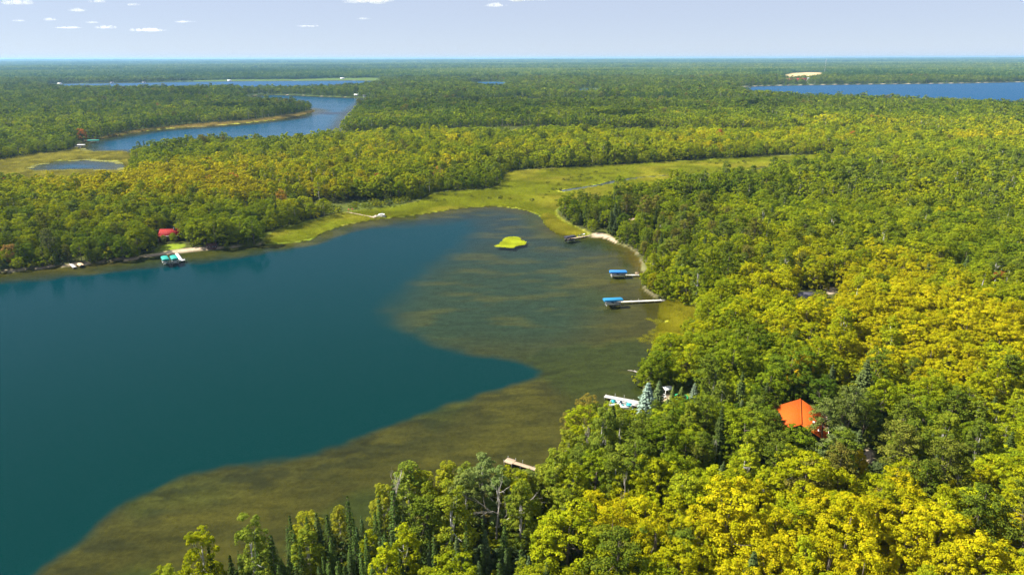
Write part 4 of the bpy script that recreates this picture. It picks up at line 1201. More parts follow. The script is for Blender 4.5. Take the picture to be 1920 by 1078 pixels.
def runabout(loc, rot, L, W, label, hull='white_paint', cover=None, z=0.1):
    t = thing('motor_boat', label, 'boat', (loc[0], loc[1], z), rot)
    st = [(-0.5, 0.86), (-0.2, 1.0), (0.1, 0.98), (0.32, 0.72), (0.46, 0.28), (0.5, 0.03)]
    s = MB(); V = []
    for u, w in st:
        x = u * L; hw = w * W / 2; k = 0.15 * max(u, 0)
        V += [(x, -hw, 0.85 + k), (x, -hw * 0.85, 0.25 + k), (x, 0, 0.0 + 0.6 * max(u, 0) ** 2), (x, hw * 0.85, 0.25 + k), (x, hw, 0.85 + k)]
    Q = [(i * 5 + k, i * 5 + k + 1, (i + 1) * 5 + k + 1, (i + 1) * 5 + k) for i in range(5) for k in range(4)]
    s.add(V, Q, [(0, 2, 1), (0, 4, 2), (4, 3, 2)])
    s.build('hull', M[hull], t, None, True)
    f = MB().add([(x * L, -w * W / 2 * 0.98, 0.86 + 0.15 * max(x, 0)) for x, w in st[2:]] + [(x * L, w * W / 2 * 0.98, 0.86 + 0.15 * max(x, 0)) for x, w in st[2:]], [(i, i + 1, 5 + i, 4 + i) for i in range(3)])
    f.build('foredeck', M[hull], t)
    MB().box(-0.49 * L, 0.1 * L, -W * 0.42, W * 0.42, 0.32, 0.38).build('cockpit_floor', M['tan_wall'], t)
    for y in (-W * 0.22, W * 0.22):
        MB().box(-0.1 * L, 0.0, y - 0.25, y + 0.25, 0.38, 0.75).build('seat', M['navy_vinyl'], t)
    MB().slab([(0.1 * L, -W * 0.4, 0.95), (0.1 * L, W * 0.4, 0.95), (0.04 * L, W * 0.38, 1.3), (0.04 * L, -W * 0.38, 1.3)], 0.03).build('windshield', M['glass_dark'], t)
    MB().box(-0.57 * L, -0.5 * L, -0.22, 0.22, 0.0, 1.15).build('outboard_motor', M['rubber'], t)
    if cover:
        c = MB(); rows = []
        for u, w, h in ((-0.49, 0.9, 0.9), (-0.15, 1.03, 1.35), (0.15, 1.0, 1.3), (0.42, 0.5, 0.98)):
            rows.append([(u * L, -w * W / 2, 0.8), (u * L, -w * W / 4, h), (u * L, w * W / 4, h), (u * L, w * W / 2, 0.8)])
        c.add([p for r in rows for p in r], [(i * 4 + k, i * 4 + k + 1, (i + 1) * 4 + k + 1, (i + 1) * 4 + k) for i in range(3) for k in range(3)])
        c.build('boat_cover', M[cover], t, None, True)
    return t

def pontoon_boat(loc, rot, L, W, label, seat='teal_vinyl', canopy=None, z=0.0):
    t = thing('pontoon_boat', label, 'boat', (loc[0], loc[1], z), rot)
    for y in (-W * 0.36, W * 0.36):
        MB().tube([(-L / 2, y, 0.2), (L * 0.38, y, 0.2), (L * 0.48, y, 0.33), (L * 0.51, y, 0.42)], [0.3, 0.3, 0.2, 0.04], 10).build('pontoon', M['steel'], t, None, True)
    MB().box(-L / 2, L * 0.46, -W / 2, W / 2, 0.5, 0.6).build('deck', M['dock_pale'], t)
    for x0, x1, y0, y1 in ((-L * 0.44, L * 0.42, -W / 2 + 0.02, -W / 2 + 0.07), (-L * 0.44, -L * 0.06, W / 2 - 0.07, W / 2 - 0.02), (L * 0.06, L * 0.42, W / 2 - 0.07, W / 2 - 0.02), (L * 0.42, L * 0.43, -W / 2 + 0.08, -0.4), (L * 0.42, L * 0.43, 0.4, W / 2 - 0.08), (-L * 0.45, -L * 0.44, -W / 2 + 0.08, W / 2 - 0.08)):
        MB().box(x0, x1, y0, y1, 0.604, 1.25).build('fence_panel', M['white_paint'], t)
    for x, y, w, d, c in ((L * 0.32, -W * 0.28, 1.2, 0.6, seat), (L * 0.32, W * 0.28, 1.2, 0.6, seat), (L * 0.02, -W * 0.26, 0.7, 0.7, 'navy_vinyl'), (-L * 0.12, W * 0.1, 0.6, 0.6, seat), (-L * 0.33, -W * 0.25, 1.5, 0.7, seat), (-L * 0.36, W * 0.25, 1.0, 0.8, 'navy_vinyl')):
        s = MB().box(x - w / 2, x + w / 2, y - d / 2, y + d / 2, 0.604, 1.0)
        sg = 1 if y > 0 else -1
        s.box(x - w / 2, x + w / 2, y + sg * d / 2, y + sg * (d / 2 + 0.15), 0.604, 1.35)
        s.build('seat', M[c], t)
    MB().box(-L * 0.06, L * 0.0, W * 0.12, W * 0.40, 0.604, 1.4).build('console', M['white_paint'], t)
    MB().box(-L * 0.56, -L * 0.5, -0.22, 0.22, 0.1, 1.2).build('outboard_motor', M['rubber'], t)
    if canopy:
        s = MB(); rows = []
        for k in range(5):
            u = k / 4; rows.append([(-L * 0.42 + L * 0.5 * u, y * W * 0.5, 2.45 - 0.25 * (y * y) - 0.3 * (2 * u - 1) ** 2) for y in (-1, -0.5, 0, 0.5, 1)])
        s.add([p for r in rows for p in r], [(i * 5 + k, i * 5 + k + 1, (i + 1) * 5 + k + 1, (i + 1) * 5 + k) for i in range(4) for k in range(4)])
        s.build('canopy', M[canopy], t)
        for x in (-L * 0.3, L * 0.0):
            for y in (-W * 0.48, W * 0.48): MB().tube([(x, y, 0.6), (x, y, 2.2)], 0.025, 5).build('canopy_pole', M['steel'], t)
    return t

def house(name, label, cat, loc, rot, L, W, hw, rise, wall, roof, over=0.5, windows=True, chimney=False, hip=0.0, vents=0, metal=True):
    """ridge along local x; L long, W wide, walls hw high, ridge rise above the eaves"""
    t = thing(name, label, cat, loc, rot)
    w = MB()
    w.prism([(-W / 2, -1.2), (W / 2, -1.2), (W / 2, hw), (0, hw + rise * 0.97), (-W / 2, hw)], -L / 2, L / 2)
    w.v = [(y, x, z) for x, y, z in w.v]
    w.build('wall', M[wall], t)
    e = over * rise / (W / 2)
    r0 = L / 2 + over
    for sd in (-1, 1):
        s = MB()
        y1, z1 = sd * (W / 2 + over), hw - e + 0.12
        n = max(4, int(2 * r0 / 0.9))
        rs = None
        A, B = np.array([-r0, sd * 0.02, hw + rise + 0.12]), np.array([r0, sd * 0.02, hw + rise + 0.12])
        C, D_ = np.array([r0, y1, z1]), np.array([-r0, y1, z1])
        s.slab([A, B, C, D_], 0.14)
        rs = s.build('roof_slope', M[roof], t)
        if metal and L > 6:
            sm_ = MB()
            for k in range(1, n):
                u = k / n
                p, q = A + (B - A) * u, D_ + (C - D_) * u
                sm_.tube([p + (0, 0, 0.02), q + (0, 0, 0.02)], 0.03, 4, False)
            sm_.build('standing_seam', M[roof], rs)['kind'] = 'stuff'
        MB().box(-r0, r0, min(y1, y1 + sd * 0.1), max(y1, y1 + sd * 0.1), z1 - 0.22, z1 + 0.02).build('gutter', M['white_paint'] if metal else M['dark_wall'], t)
    MB().tube([(-r0, 0, hw + rise + 0.13), (r0, 0, hw + rise + 0.13)], 0.14, 6).build('ridge_cap', M[roof], t)
    for v in range(vents):
        x = -L * 0.12 - v * L * 0.2
        y = -W * (0.26 + 0.09 * v); z = hw + rise * (1 - abs(y) / (W / 2)) + 0.1
        MB().box(x - 0.25, x + 0.25, y - 0.25, y + 0.25, z - 0.2, z + 0.4).build('roof_vent', M['white_paint'], t)
    if chimney:
        MB().box(L * 0.2, L * 0.2 + 0.8, -0.9, -0.2, hw, hw + rise + 1.0).build('chimney', M['dark_wall'], t)
    if windows:
        for sd in (-1, 1):
            for x in np.linspace(-L * 0.33, L * 0.33, max(2, int(L / 3.5))):
                f = MB().box(x - 0.65, x + 0.65, sd * W / 2 - 0.04, sd * W / 2 + 0.04, hw * 0.38, hw * 0.82).build('window', M['white_paint'], t)
                MB().box(x - 0.55, x + 0.55, sd * W / 2 - 0.055, sd * W / 2 + 0.055, hw * 0.42, hw * 0.78).build('pane', M['glass_dark'], f)
        MB().box(-L / 2 - 0.05, -L / 2 + 0.05, -0.5, 0.5, 0.0, min(2.1, hw * 0.8)).build('door', M['tan_wall'], t)
    return t

def at(px, py, up=0.0):
    """foot of a thing whose point 'up' metres above the ground shows at the pixel"""
    z = 0.4
    for _ in range(5):
        p = G(px, py, z + up)
        z = max(gz(p[0], p[1]), 0.0)
    return np.array([p[0], p[1], z])

# --- near dock with the pontoon boat
d1 = dock((1134, 742), (1203, 755), 1.7, 'dock_pale', 'long white dock beside the pontoon boat on the near right shore')
hd = d1.rotation_euler[2]
pb = G(1163, 759, 0.7)
pontoon_boat(pb, hd + math.pi, 7.2, 2.6, 'white pontoon boat with teal seats moored by the near dock')
p = G(1187, 755, 0.6)
t = thing('swim_raft', 'square pale platform between the near dock and the sand', 'platform', (p[0], p[1], 0), hd)
for k in range(9): MB().box(-1.6, 1.6, -1.5 + k * 0.335, -1.5 + k * 0.335 + 0.3, 0.45, 0.5).build('plank', M['dock_pale'], t)
for x in (-1.4, 1.4):
    for y in (-1.3, 1.3): MB().tube([(x, y, -1.0), (x, y, 0.448)], 0.06, 6).build('post', M['steel'], t)
p = at(1250, 740)
t = thing('garden_shelter', 'small white shelter with posts among the spruces on the near lawn', 'shelter', p, 0.35)
for x in (-1.1, 1.1):
    for y in (-1.0, 1.0): MB().box(x - 0.08, x + 0.08, y - 0.08, y + 0.08, 0, 2.2).build('post', M['white_paint'], t)
MB().slab([(-1.4, 0, 2.75), (1.4, 0, 2.75), (1.4, -1.3, 2.2), (-1.4, -1.3, 2.2)], 0.08).build('roof_slope', M['white_paint'], t)
MB().slab([(-1.4, 0.01, 2.75), (1.4, 0.01, 2.75), (1.4, 1.3, 2.2), (-1.4, 1.3, 2.2)], 0.08).build('roof_slope', M['white_paint'], t)
MB().box(-1.0, 1.0, 0.88, 0.96, 0.1, 1.9).build('back_panel', M['dark_wall'], t)
p = at(1277, 744, 0.8)
t = thing('trampoline', 'round black trampoline with a green padded rim behind the small spruces', 'trampoline', p, 0)
n = 24
def ring(r, z): return [(r * math.cos(6.2832 * k / n), r * math.sin(6.2832 * k / n), z) for k in range(n)]
MB().add(ring(2.1, 0.82) + ring(1.7, 0.84) + ring(2.1, 0.74), [(k, (k + 1) % n, n + (k + 1) % n, n + k) for k in range(n)] + [(k, 2 * n + k, 2 * n + (k + 1) % n, (k + 1) % n) for k in range(n)]).build('rim_pad', M['green_vinyl'], t)
MB().add(ring(1.71, 0.80) + [(0, 0, 0.76)], [], [(k, (k + 1) % n, n) for k in range(n)]).build('jumping_mat', M['black_net'], t)
for k in range(6):
    a = 6.2832 * k / 6
    MB().tube([(2.0 * math.cos(a), 2.0 * math.sin(a), -0.1), (2.0 * math.cos(a), 2.0 * math.sin(a), 0.75)], 0.04, 5).build('leg', M['steel'], t)
def lawn_chair(px, py, rot, mat, label):
    t = thing('lawn_chair', label, 'chair', at(px, py), rot)
    MB().slab([(-0.3, -0.3, 0.42), (0.3, -0.3, 0.42), (0.3, 0.3, 0.32), (-0.3, 0.3, 0.32)], 0.04).build('seat', M[mat], t)
    MB().slab([(-0.32, 0.3, 0.34), (0.32, 0.3, 0.34), (0.30, 0.62, 1.05), (-0.30, 0.62, 1.05)], 0.04).build('backrest', M[mat], t)
    for x in (-0.36, 0.36):
        MB().box(x - 0.07, x + 0.07, -0.35, 0.4, 0.55, 0.59).build('armrest', M[mat], t)
        MB().box(x - 0.04, x + 0.04, -0.33, -0.25, 0, 0.55).build('leg', M[mat], t)
        MB().box(x - 0.04, x + 0.04, 0.28, 0.36, 0, 0.55).build('leg', M[mat], t)
    return t
lawn_chair(1241, 748, 0.6, 'white_paint', 'white lawn chair on the sand below the white shelter')
lawn_chair(1246, 746, 0.2, 'white_paint', 'white lawn chair nearer the white shelter')
dock((956, 864), (1020, 884), 1.2, 'dock_wood', 'small tan dock showing over the near shore treetops', (2.4, 2.2, 0.0))
# --- fallen log
t = thing('fallen_log', 'bleached fallen tree reaching from the shore into the brown shallows', 'log', G(1206, 702, 0), heading(G(1206, 702), G(1182, 695)))
MB().tube([(-1.0, 0, 0.4), (1.5, 0.1, 0.35), (4.2, 0.0, 0.18), (5.4, 0.3, 0.05)], [0.22, 0.17, 0.1, 0.04], 7).build('stem', M['dead_wood'], t, None, True)
for x, y in ((2.2, 0.9), (3.2, -0.8), (3.8, 0.6)): MB().tube([(x - 0.4, 0.05, 0.28), (x, y * 0.6, 0.4), (x + 0.4, y, 0.35)], [0.06, 0.04, 0.015], 5).build('branch', M['dead_wood'], t)

# --- the two blue canopies on the right shore
d2 = dock((1142, 566.5), (1253, 562), 1.3, 'dock_pale', 'long white dock running out to the lower blue boat canopy', (2.8, 2.6, -0.5))
boat_lift(1149.5, 559, 7.8, 3.0, heading(G(1142, 566), G(1253, 562)) + 0.03, 'canvas_teal_blue', 'boat lift with a flat teal blue canopy at the end of the long white dock')
c = G(1149.5, 559, 3.2)
runabout(c, math.pi, 5.6, 2.1, 'white motor boat hanging under the teal blue canopy', z=0.5)
d3 = dock((1152, 516), (1207, 515), 1.2, 'dock_pale', 'short pale dock below the bright blue boat canopy', (3.2, 2.4, -0.3))
boat_lift(1159, 507, 7.8, 3.0, 0.0, 'canvas_blue', 'boat lift with a rounded bright blue canopy by the short pale dock')
c = G(1159, 507, 3.2)
runabout(c, math.pi, 6.0, 2.2, 'white motor boat under the bright blue canopy', z=0.5)
p = G(1195, 514.5, 0.6)
t = thing('dock_bench', 'grey bench on the shore end of the short pale dock', 'bench', (p[0], p[1], 0.55), 0)
MB().box(-1.0, 1.0, -0.3, 0.15, 0.4, 0.46).build('seat', M['dock_wood'], t)
MB().slab([(-1.0, 0.2, 0.5), (1.0, 0.2, 0.5), (1.0, 0.32, 0.95), (-1.0, 0.32, 0.95)], 0.05).build('backrest', M['dock_wood'], t)
for x in (-0.85, 0.85): MB().box(x - 0.05, x + 0.05, -0.28, 0.22, 0.0, 0.398).build('leg', M['dark_wall'], t)
# --- black canopy and beach at the upper right shore
d4 = dock((1070, 447.5), (1111, 440.5), 1.3, 'dock_wood', 'tan wooden dock reaching from the sandy beach to the black canopy', (3.4, 2.4, 0.0))
boat_lift(1069, 442, 6.6, 3.0, heading(G(1070, 447.5), G(1111, 440.5)), 'canvas_black', 'boat lift with a black canopy off the sandy beach')
c = G(1069, 442, 3.2)
runabout(c, heading(G(1070, 447.5), G(1111, 440.5)), 6.0, 2.2, 'dark hulled motor boat under the black canopy', 'canvas_black', z=0.4)
runabout(G(1091, 440.5, 0.6), heading(G(1070, 447.5), G(1111, 440.5)), 4.6, 1.8, 'small open white boat tied beside the tan wooden dock')
# --- left shore
d5 = dock((140, 501), (127, 489), 1.6, 'dock_pale', 'white dock slanting from the left shore beside the tan boat cover')
runabout(G(150, 495, 1.0), heading(G(140, 501), G(127, 489)), 6.0, 2.4, 'motor boat under a tan cover at the white dock on the left shore', 'navy_vinyl', 'canvas_tan')
d6 = dock((340, 488), (331, 475), 1.5, 'white_paint', 'white dock beside the two green boat canopies', (2.4, 3.4, 0.0))
hd6 = heading(G(340, 488), G(331, 475))
for k, (px, side) in enumerate(((309, 'left'), (326, 'right'))):
    boat_lift(px, 482 - k * 1.2, 7.0, 3.1, hd6, 'canvas_green', side + '-hand green boat canopy below the red-roofed house')
    c = G(px, 482 - k * 1.2, 3.2)
    runabout(c, hd6 + math.pi, 5.8, 2.2, 'motor boat under the ' + side + '-hand green canopy', z=0.4)
# --- dock in the marsh edge
d7 = dock((700, 407), (645, 396.5), 1.3, 'dock_wood', 'tan boardwalk crossing the marsh strip to the moored pontoon boat', (4.0, 3.0, 0.0), 0.95)
pontoon_boat(G(712, 405.5, 0.8), heading(G(690, 406), G(720, 406)) + math.pi, 7.6, 2.6, 'white pontoon boat at the end of the tan boardwalk', 'canvas_tan', 'white_paint')
t = thing('canoe', 'small red canoe lying past the pontoon boat by the boardwalk', 'canoe', G(727, 404.5, 0.1), 0.2)
s = MB(); V = []
for u in (-1, -0.6, 0, 0.6, 1):
    hw_ = 0.42 * (1 - u * u) + 0.02
    V += [(u * 2.2, -hw_, 0.4 + 0.15 * u * u), (u * 2.2, 0, 0.02 + 0.2 * u ** 4), (u * 2.2, hw_, 0.4 + 0.15 * u * u)]
s.add(V, [(i * 3 + k, i * 3 + k + 1, i * 3 + k + 4, i * 3 + k + 3) for i in range(4) for k in range(2)])
s.build('hull', M['red_paint'], t, None, True)
for x in (-1.0, 1.0): MB().box(x - 0.12, x + 0.12, -0.3, 0.3, 0.33, 0.36).build('seat', M['dock_wood'], t)
for k, (px, py, lb) in enumerate(((654, 395, 'red lawn chair at the head of the tan boardwalk'), (661, 394.5, 'second red lawn chair right of its twin by the boardwalk'))): lawn_chair(px, py, 0.3 + k * 0.4, 'red_paint', lb)

# --- houses
p = at(1501, 774, 6.8)
hs = house('orange_roof_house', 'house with a bright orange metal roof deep in the right-hand wood', 'house', p, R(69), 13.0, 12.5, 3.6, 3.6, 'dark_wall', 'orange_metal', 0.6, True, False, 0, 2)
p = at(320, 434, 4.5)
house('red_house', 'dark log house with a red metal roof above the green canopies', 'house', p, R(6), 9.5, 7.5, 3.4, 2.4, 'log_wall', 'red_metal', 0.7, True, True)
p = at(301, 440, 3.5)
house('red_annex', 'lower red-roofed wing at the left of the red house', 'house', p, R(80), 5.0, 4.6, 2.4, 1.5, 'log_wall', 'red_metal', 0.5, True)
p = at(397, 459, 2.0)
house('boat_shed', 'low dark brown shed above the stony shore right of the green canopies', 'shed', p, R(10), 4.4, 3.2, 1.5, 0.9, 'log_wall', 'brown_roof', 0.4, True, False, 0, 0, False)
p = at(467, 387, 4.0)
house('hidden_cabin', 'red-roofed cabin almost hidden in the yellow wood', 'cabin', p, R(50), 6.0, 5.0, 2.5, 2.0, 'log_wall', 'red_metal', 0.5, True)
p = at(1500, 551, 4.2)
house('grey_roof_house', 'house with a grey shingled roof half hidden in yellow trees', 'house', p, R(4), 9.0, 9.0, 2.8, 2.0, 'tan_wall', 'grey_shingle', 0.5, True, False, 0, 0, False)
p = at(1187, 413, 3.0)
house('white_cabin', 'small pale-roofed cabin in the wood above the sandy beach', 'cabin', p, R(30), 5.0, 4.2, 2.4, 1.6, 'tan_wall', 'dock_wood', 0.4, True)

# --- across the arm of the next lake
dd_ = dock((152, 276), (120, 274), 1.5, 'dock_pale', 'pale dock on the left bank of the winding lake arm')
boat_lift(152, 271, 8.0, 3.4, 0.1, 'white_paint', 'boat lift with a white canopy in the winding lake arm')
boat_lift(175, 262.5, 13.0, 4.0, 0.1, 'canvas_green', 'long green boat canopy in the winding lake arm')
FARH = [(455, 168, 16, 12, 'barn_red', 'tan_wall', 'red-roofed house on the neck of land before the far left lake'), (668, 178.5, 14, 9, 'white_paint', 'tan_wall', 'white-roofed house at the tip of the far lake arm'), (684, 180, 12, 8, 'grey_shingle', 'white_paint', 'white house at the waterline of the far lake arm'),
        (210, 155, 18, 12, 'grey_shingle', 'white_paint', 'white house on the far left lake shore'), (430, 151, 22, 14, 'white_paint', 'white_paint', 'pale house on the far shore at centre left'), (642, 147.5, 26, 16, 'white_paint', 'white_paint', 'large white house above the far lake'),
        (745, 148.5, 20, 14, 'barn_red', 'tan_wall', 'tan house in the trees past the far left lake'), (112, 157, 20, 12, 'dock_pale', 'white_paint', 'white cottage at the left end of the far lake'), (270, 154.5, 18, 12, 'grey_shingle', 'white_paint', 'cottage on the far lake shore left of centre'),
        (945, 131, 60, 30, 'white_paint', 'tan_wall', 'long pale building far off in the woods'), (676, 207, 9, 7, 'white_paint', 'white_paint', 'white cabin on the right shore of the lake arm')]
for px, py, L, W, rf, wl_, lb in FARH:
    house('lakeside_house', lb, 'house', at(px, py, 4), R(8), L * 0.7, W * 0.75, 3.6, 2.6, wl_, rf, 0.6, True, False, 0, 0, False)
house('red_barn', 'long red barn on the far shore below the tan field', 'barn', at(1483, 153.5, 6), R(4), 42, 16, 8, 7, 'barn_red', 'barn_red', 0.8, True, False, 0, 0, False)
house('grey_red_barn', 'second barn with a greyish red roof right of the red barn', 'barn', at(1503, 153, 6), R(-8), 40, 18, 8, 7, 'log_wall', 'red_metal', 0.8, True, False, 0, 0, False)
p = at(1515, 153.5, 8)
t = thing('silo', 'white silo right of the two far barns', 'silo', p, 0)
MB().tube([(0, 0, -1), (0, 0, 15)], 5, 16, False).build('drum', M['white_paint'], t, None, True)
MB().tube([(0, 0, 15), (0, 0, 17), (0, 0, 18.5)], [5.2, 3.6, 0.2], 16, False).build('dome', M['steel'], t, None, True)
p = at(1545, 143)
t = thing('radio_mast', 'thin pale radio mast rising from the far edge of the tan field', 'mast', p, 0)
for k in range(3):
    a = k * 2.0944
    MB().tube([(1.0 * math.cos(a), 1.0 * math.sin(a), 0), (1.0 * math.cos(a), 1.0 * math.sin(a), 84)], 0.1, 4).build('leg', M['white_paint'], t)
for k in range(20):
    s = MB()
    for q in range(3):
        a, b = q * 2.0944, (q + 1) * 2.0944
        s.tube([(math.cos(a), math.sin(a), 2 + k * 4.1), (math.cos(b), math.sin(b), 6.1 + k * 4.1)], 0.06, 3)
    s.build('brace', M['barn_red'] if k % 4 < 2 else M['white_paint'], t)
# ------------------------------------------------------------------ marsh, reeds, lily pads, stream
def tuft(seed, n, h, spread, w):
    g = np.random.default_rng(seed)
    a = g.uniform(0, 6.28, n); r = spread * np.sqrt(g.uniform(0, 1, n))
    P = np.stack([r * np.cos(a), r * np.sin(a), np.zeros(n)], 1)
    d = np.stack([np.cos(a), np.sin(a), np.zeros(n)], 1)
    side = np.stack([-np.sin(a + g.normal(size=n)), np.cos(a + g.normal(size=n)), np.zeros(n)], 1) * w
    hh = (h * g.uniform(0.5, 1.1, n))[:, None]
    tip = P + np.array([0, 0, 1.0]) * hh + d * hh * g.uniform(0.1, 0.6, (n, 1))
    V = np.stack([P - side, P + side, tip + side * 0.2, tip - side * 0.2], 1).reshape(-1, 3)
    p = Proto(); p.V, p.var, p.leafmat = V, np.clip(g.normal(0.5, 0.2, n), 0, 1), 'leaf'
    return p
def pads(seed, n, spread, size):
    g = np.random.default_rng(seed)
    a = g.uniform(0, 6.28, n); r = spread * np.sqrt(g.uniform(0, 1, n))
    P = np.stack([r * np.cos(a), r * np.sin(a), g.uniform(0.02, 0.05, n)], 1)
    p = Proto(); p.V = leaf_faces(P, np.repeat(np.array([[0, 0, 1.0]]), n, 0), size, g)
    p.V[:, 2] = np.maximum(p.V[:, 2], 0.015)
    p.var, p.leafmat = np.clip(g.normal(0.5, 0.2, n), 0, 1), 'leaf'
    return p
GRASS_COL = bpy.data.collections.new('grass_shapes')
for i, p in enumerate([tuft(1, 40, 0.8, 1.1, 0.05), tuft(2, 46, 1.0, 1.3, 0.05), tuft(3, 30, 1.5, 0.6, 0.04), pads(4, 60, 1.5, 0.2), pads(5, 22, 1.4, 0.17)]):
    o = bpy.data.objects.new('shape_%d' % i, crown_mesh(p, 'tuft_shape')); o['kind'] = 'stuff'
    GRASS_COL.objects.link(o)

def in_poly(poly, n, seed):
    g = np.random.default_rng(seed)
    lo, hi = poly.min(0), poly.max(0)
    x, y = g.uniform(lo[0], hi[0], n), g.uniform(lo[1], hi[1], n)
    k = sdf(poly, x, y) < 0
    return x[k], y[k], g

STREAM = [(1052, 359), (1085, 354), (1130, 347), (1150, 341), (1180, 336), (1230, 331), (1290, 328), (1340, 327), (1375, 325), (1410, 320), (1440, 313), (1480, 305), (1540, 298), (1600, 292)]
sp = np.array([G(a, b)[:2] for a, b in STREAM])
for _ in range(3):
    q = [sp[0]]
    for a, b in zip(sp[:-1], sp[1:]): q += [0.75 * a + 0.25 * b, 0.25 * a + 0.75 * b]
    sp = np.array(q + [sp[-1]])
tg = np.gradient(sp, axis=0); tg /= np.linalg.norm(tg, axis=1, keepdims=True)
nm = np.stack([-tg[:, 1], tg[:, 0]], 1)
wv = (1.8 + 2.6 * vnoise(sp[:, 0], sp[:, 1], 25, 4))[:, None]
SV = np.concatenate([np.concatenate([sp + nm * wv, np.full((len(sp), 1), 0.23)], 1), np.concatenate([sp - nm * wv, np.full((len(sp), 1), 0.23)], 1)])
k = len(sp)
SQ = [(i + 1, i, k + i, k + i + 1) for i in range(k - 1)]
sm = raw_mesh('stream', SV, SQ, None, [M['stream_water']])
tag(link('stream', sm), 'dark narrow stream winding through the marsh', None, kind='structure')

x, y, g = in_poly(MARSH, 200000, 1)
w = lookup(dW, x, y)
ok = (w > 0.3) & (np.min(np.hypot(x[:, None] - sp[None, ::3, 0], y[:, None] - sp[None, ::3, 1]), 1) > 5.0)
x, y, w = x[ok][:70000], y[ok][:70000], w[ok][:70000]
n_ = fbm(x, y, 40, 12); n3_ = vnoise(x, y, 12, 14)
tt = np.array([0.38, 0.41, 0.026])[None] * (1 - n3_[:, None] * 0.4) + np.array([0.12, 0.07, 0.02])[None] * smooth(0.5, 0.75, n_)[:, None]
scatter('marsh_grass', x, y, lookup(ground_z, x, y), g.uniform(0, 6.28, len(x)), g.uniform(0.7, 1.3, len(x)), g.integers(0, 2, len(x)), tt * g.uniform(0.8, 1.2, (len(x), 1)), GRASS_COL, 'yellow green sedge covering the marsh', 'grass')

x, y, g = in_poly(MARSH, 1500, 41)
k_ = (lookup(dW, x, y) > 3) & (fbm(x, y, 60, 42) > 0.5) & (np.hypot(x, y) > 470)
x, y = x[k_], y[k_]
ids = np.array([PIDX[('shrub', 1, i)] for i in range(2)])
scatter('marsh_bushes', x, y, lookup(ground_z, x, y), g.uniform(0, 6.28, len(x)), g.uniform(0.3, 0.95, len(x)), ids[g.integers(0, 2, len(x))], np.array([0.17, 0.20, 0.02])[None] * g.uniform(0.6, 1.2, (len(x), 1)), PROTO_COL, 'scattered low bushes over the marsh', 'bushes')
RX, RY, RS, RI, RT = [], [], [], [], []
for poly, n0, seed, base in ((SEDGE, 9000, 2, (0.38, 0.35, 0.030)), (SEDGE_B, 14000, 3, (0.36, 0.34, 0.02)), (POND_MARSH, 30000, 4, (0.36, 0.33, 0.05)), (MID_SHORE, 20000, 5, (0.32, 0.25, 0.07))):
    x, y, g = in_poly(poly, n0, seed)
    w = lookup(dW, x, y)
    ok = (w > -1.5) & (fbm(x, y, 6, 67) + 0.25 * smooth(-1, 4, w) > 0.5)
    x, y, w = x[ok], y[ok], w[ok]
    RX.append(x); RY.append(y); RS.append(g.uniform(0.7, 1.2, len(x)) * np.where(np.hypot(x, y) > 500, 1.6, 0.9)); RI.append(g.integers(0, 3, len(x)))
    RT.append(np.array(base)[None] * (0.6 + 0.7 * vnoise(x, y, 9, 68))[:, None] * g.uniform(0.75, 1.25, (len(x), 1)))
RX, RY = np.concatenate(RX), np.concatenate(RY)
scatter('reeds', RX, RY, np.maximum(lookup(ground_z, RX, RY), -0.1), np.random.default_rng(3).uniform(0, 6.28, len(RX)), np.concatenate(RS), np.concatenate(RI), np.concatenate(RT), GRASS_COL, 'yellow reeds and sedge along the shores', 'reeds')

# a floating mat of lily pads, and loose pads by the near shore
MAT = outline([(928, 462), (938, 458), (948, 446), (962, 443), (978, 448), (988, 456), (975, 461), (950, 466)])
x, y, g = in_poly(MAT, 1100, 7)
k_ = -sdf(MAT, x, y) + 5 * (fbm(x, y, 5, 69) - 0.45) > 0.6
x, y = x[k_], y[k_]
scatter('lily_pads', x, y, np.full(len(x), 0.02), g.uniform(0, 6.28, len(x)), g.uniform(0.6, 1.0, len(x)), np.full(len(x), 3), np.array([0.31, 0.35, 0.015])[None] * (0.7 + 0.6 * vnoise(x, y, 4, 70))[:, None] * g.uniform(0.8, 1.2, (len(x), 1)), GRASS_COL, 'bright yellow green island of lily pads on the lake', 'lily pads')
PADS = outline([(1195, 598), (1225, 588), (1270, 580), (1300, 600), (1290, 640), (1225, 650), (1185, 632)])
x, y, g = in_poly(PADS, 1300, 8)
k_ = fbm(x, y, 7, 9) + smooth(-20, 0, lookup(dW, x, y)) * 0.35 > 0.72
x, y = x[k_], y[k_]
scatter('pond_weed', x, y, np.full(len(x), 0.02), g.uniform(0, 6.28, len(x)), g.uniform(0.5, 1.0, len(x)), np.full(len(x), 4), np.array([0.17, 0.17, 0.012])[None] * g.uniform(0.6, 1.2, (len(x), 1)), GRASS_COL, 'loose lily pads fringing the shore below the longer blue-canopied dock', 'lily pads')
x, y, g = in_poly(POND_MARSH, 6000, 9)
w = lookup(dW, x, y)
k_ = (w < 0.5) & (w > -7) & (fbm(x, y, 25, 19) > 0.42)
x, y = x[k_], y[k_]
scatter('pond_lilies', x, y, np.full(len(x), 0.03), g.uniform(0, 6.28, len(x)), g.uniform(1.2, 2.4, len(x)), np.full(len(x), 3), np.array([0.33, 0.33, 0.10])[None] * g.uniform(0.85, 1.15, (len(x), 1)), GRASS_COL, 'pale lily pads round the small pond', 'lily pads')

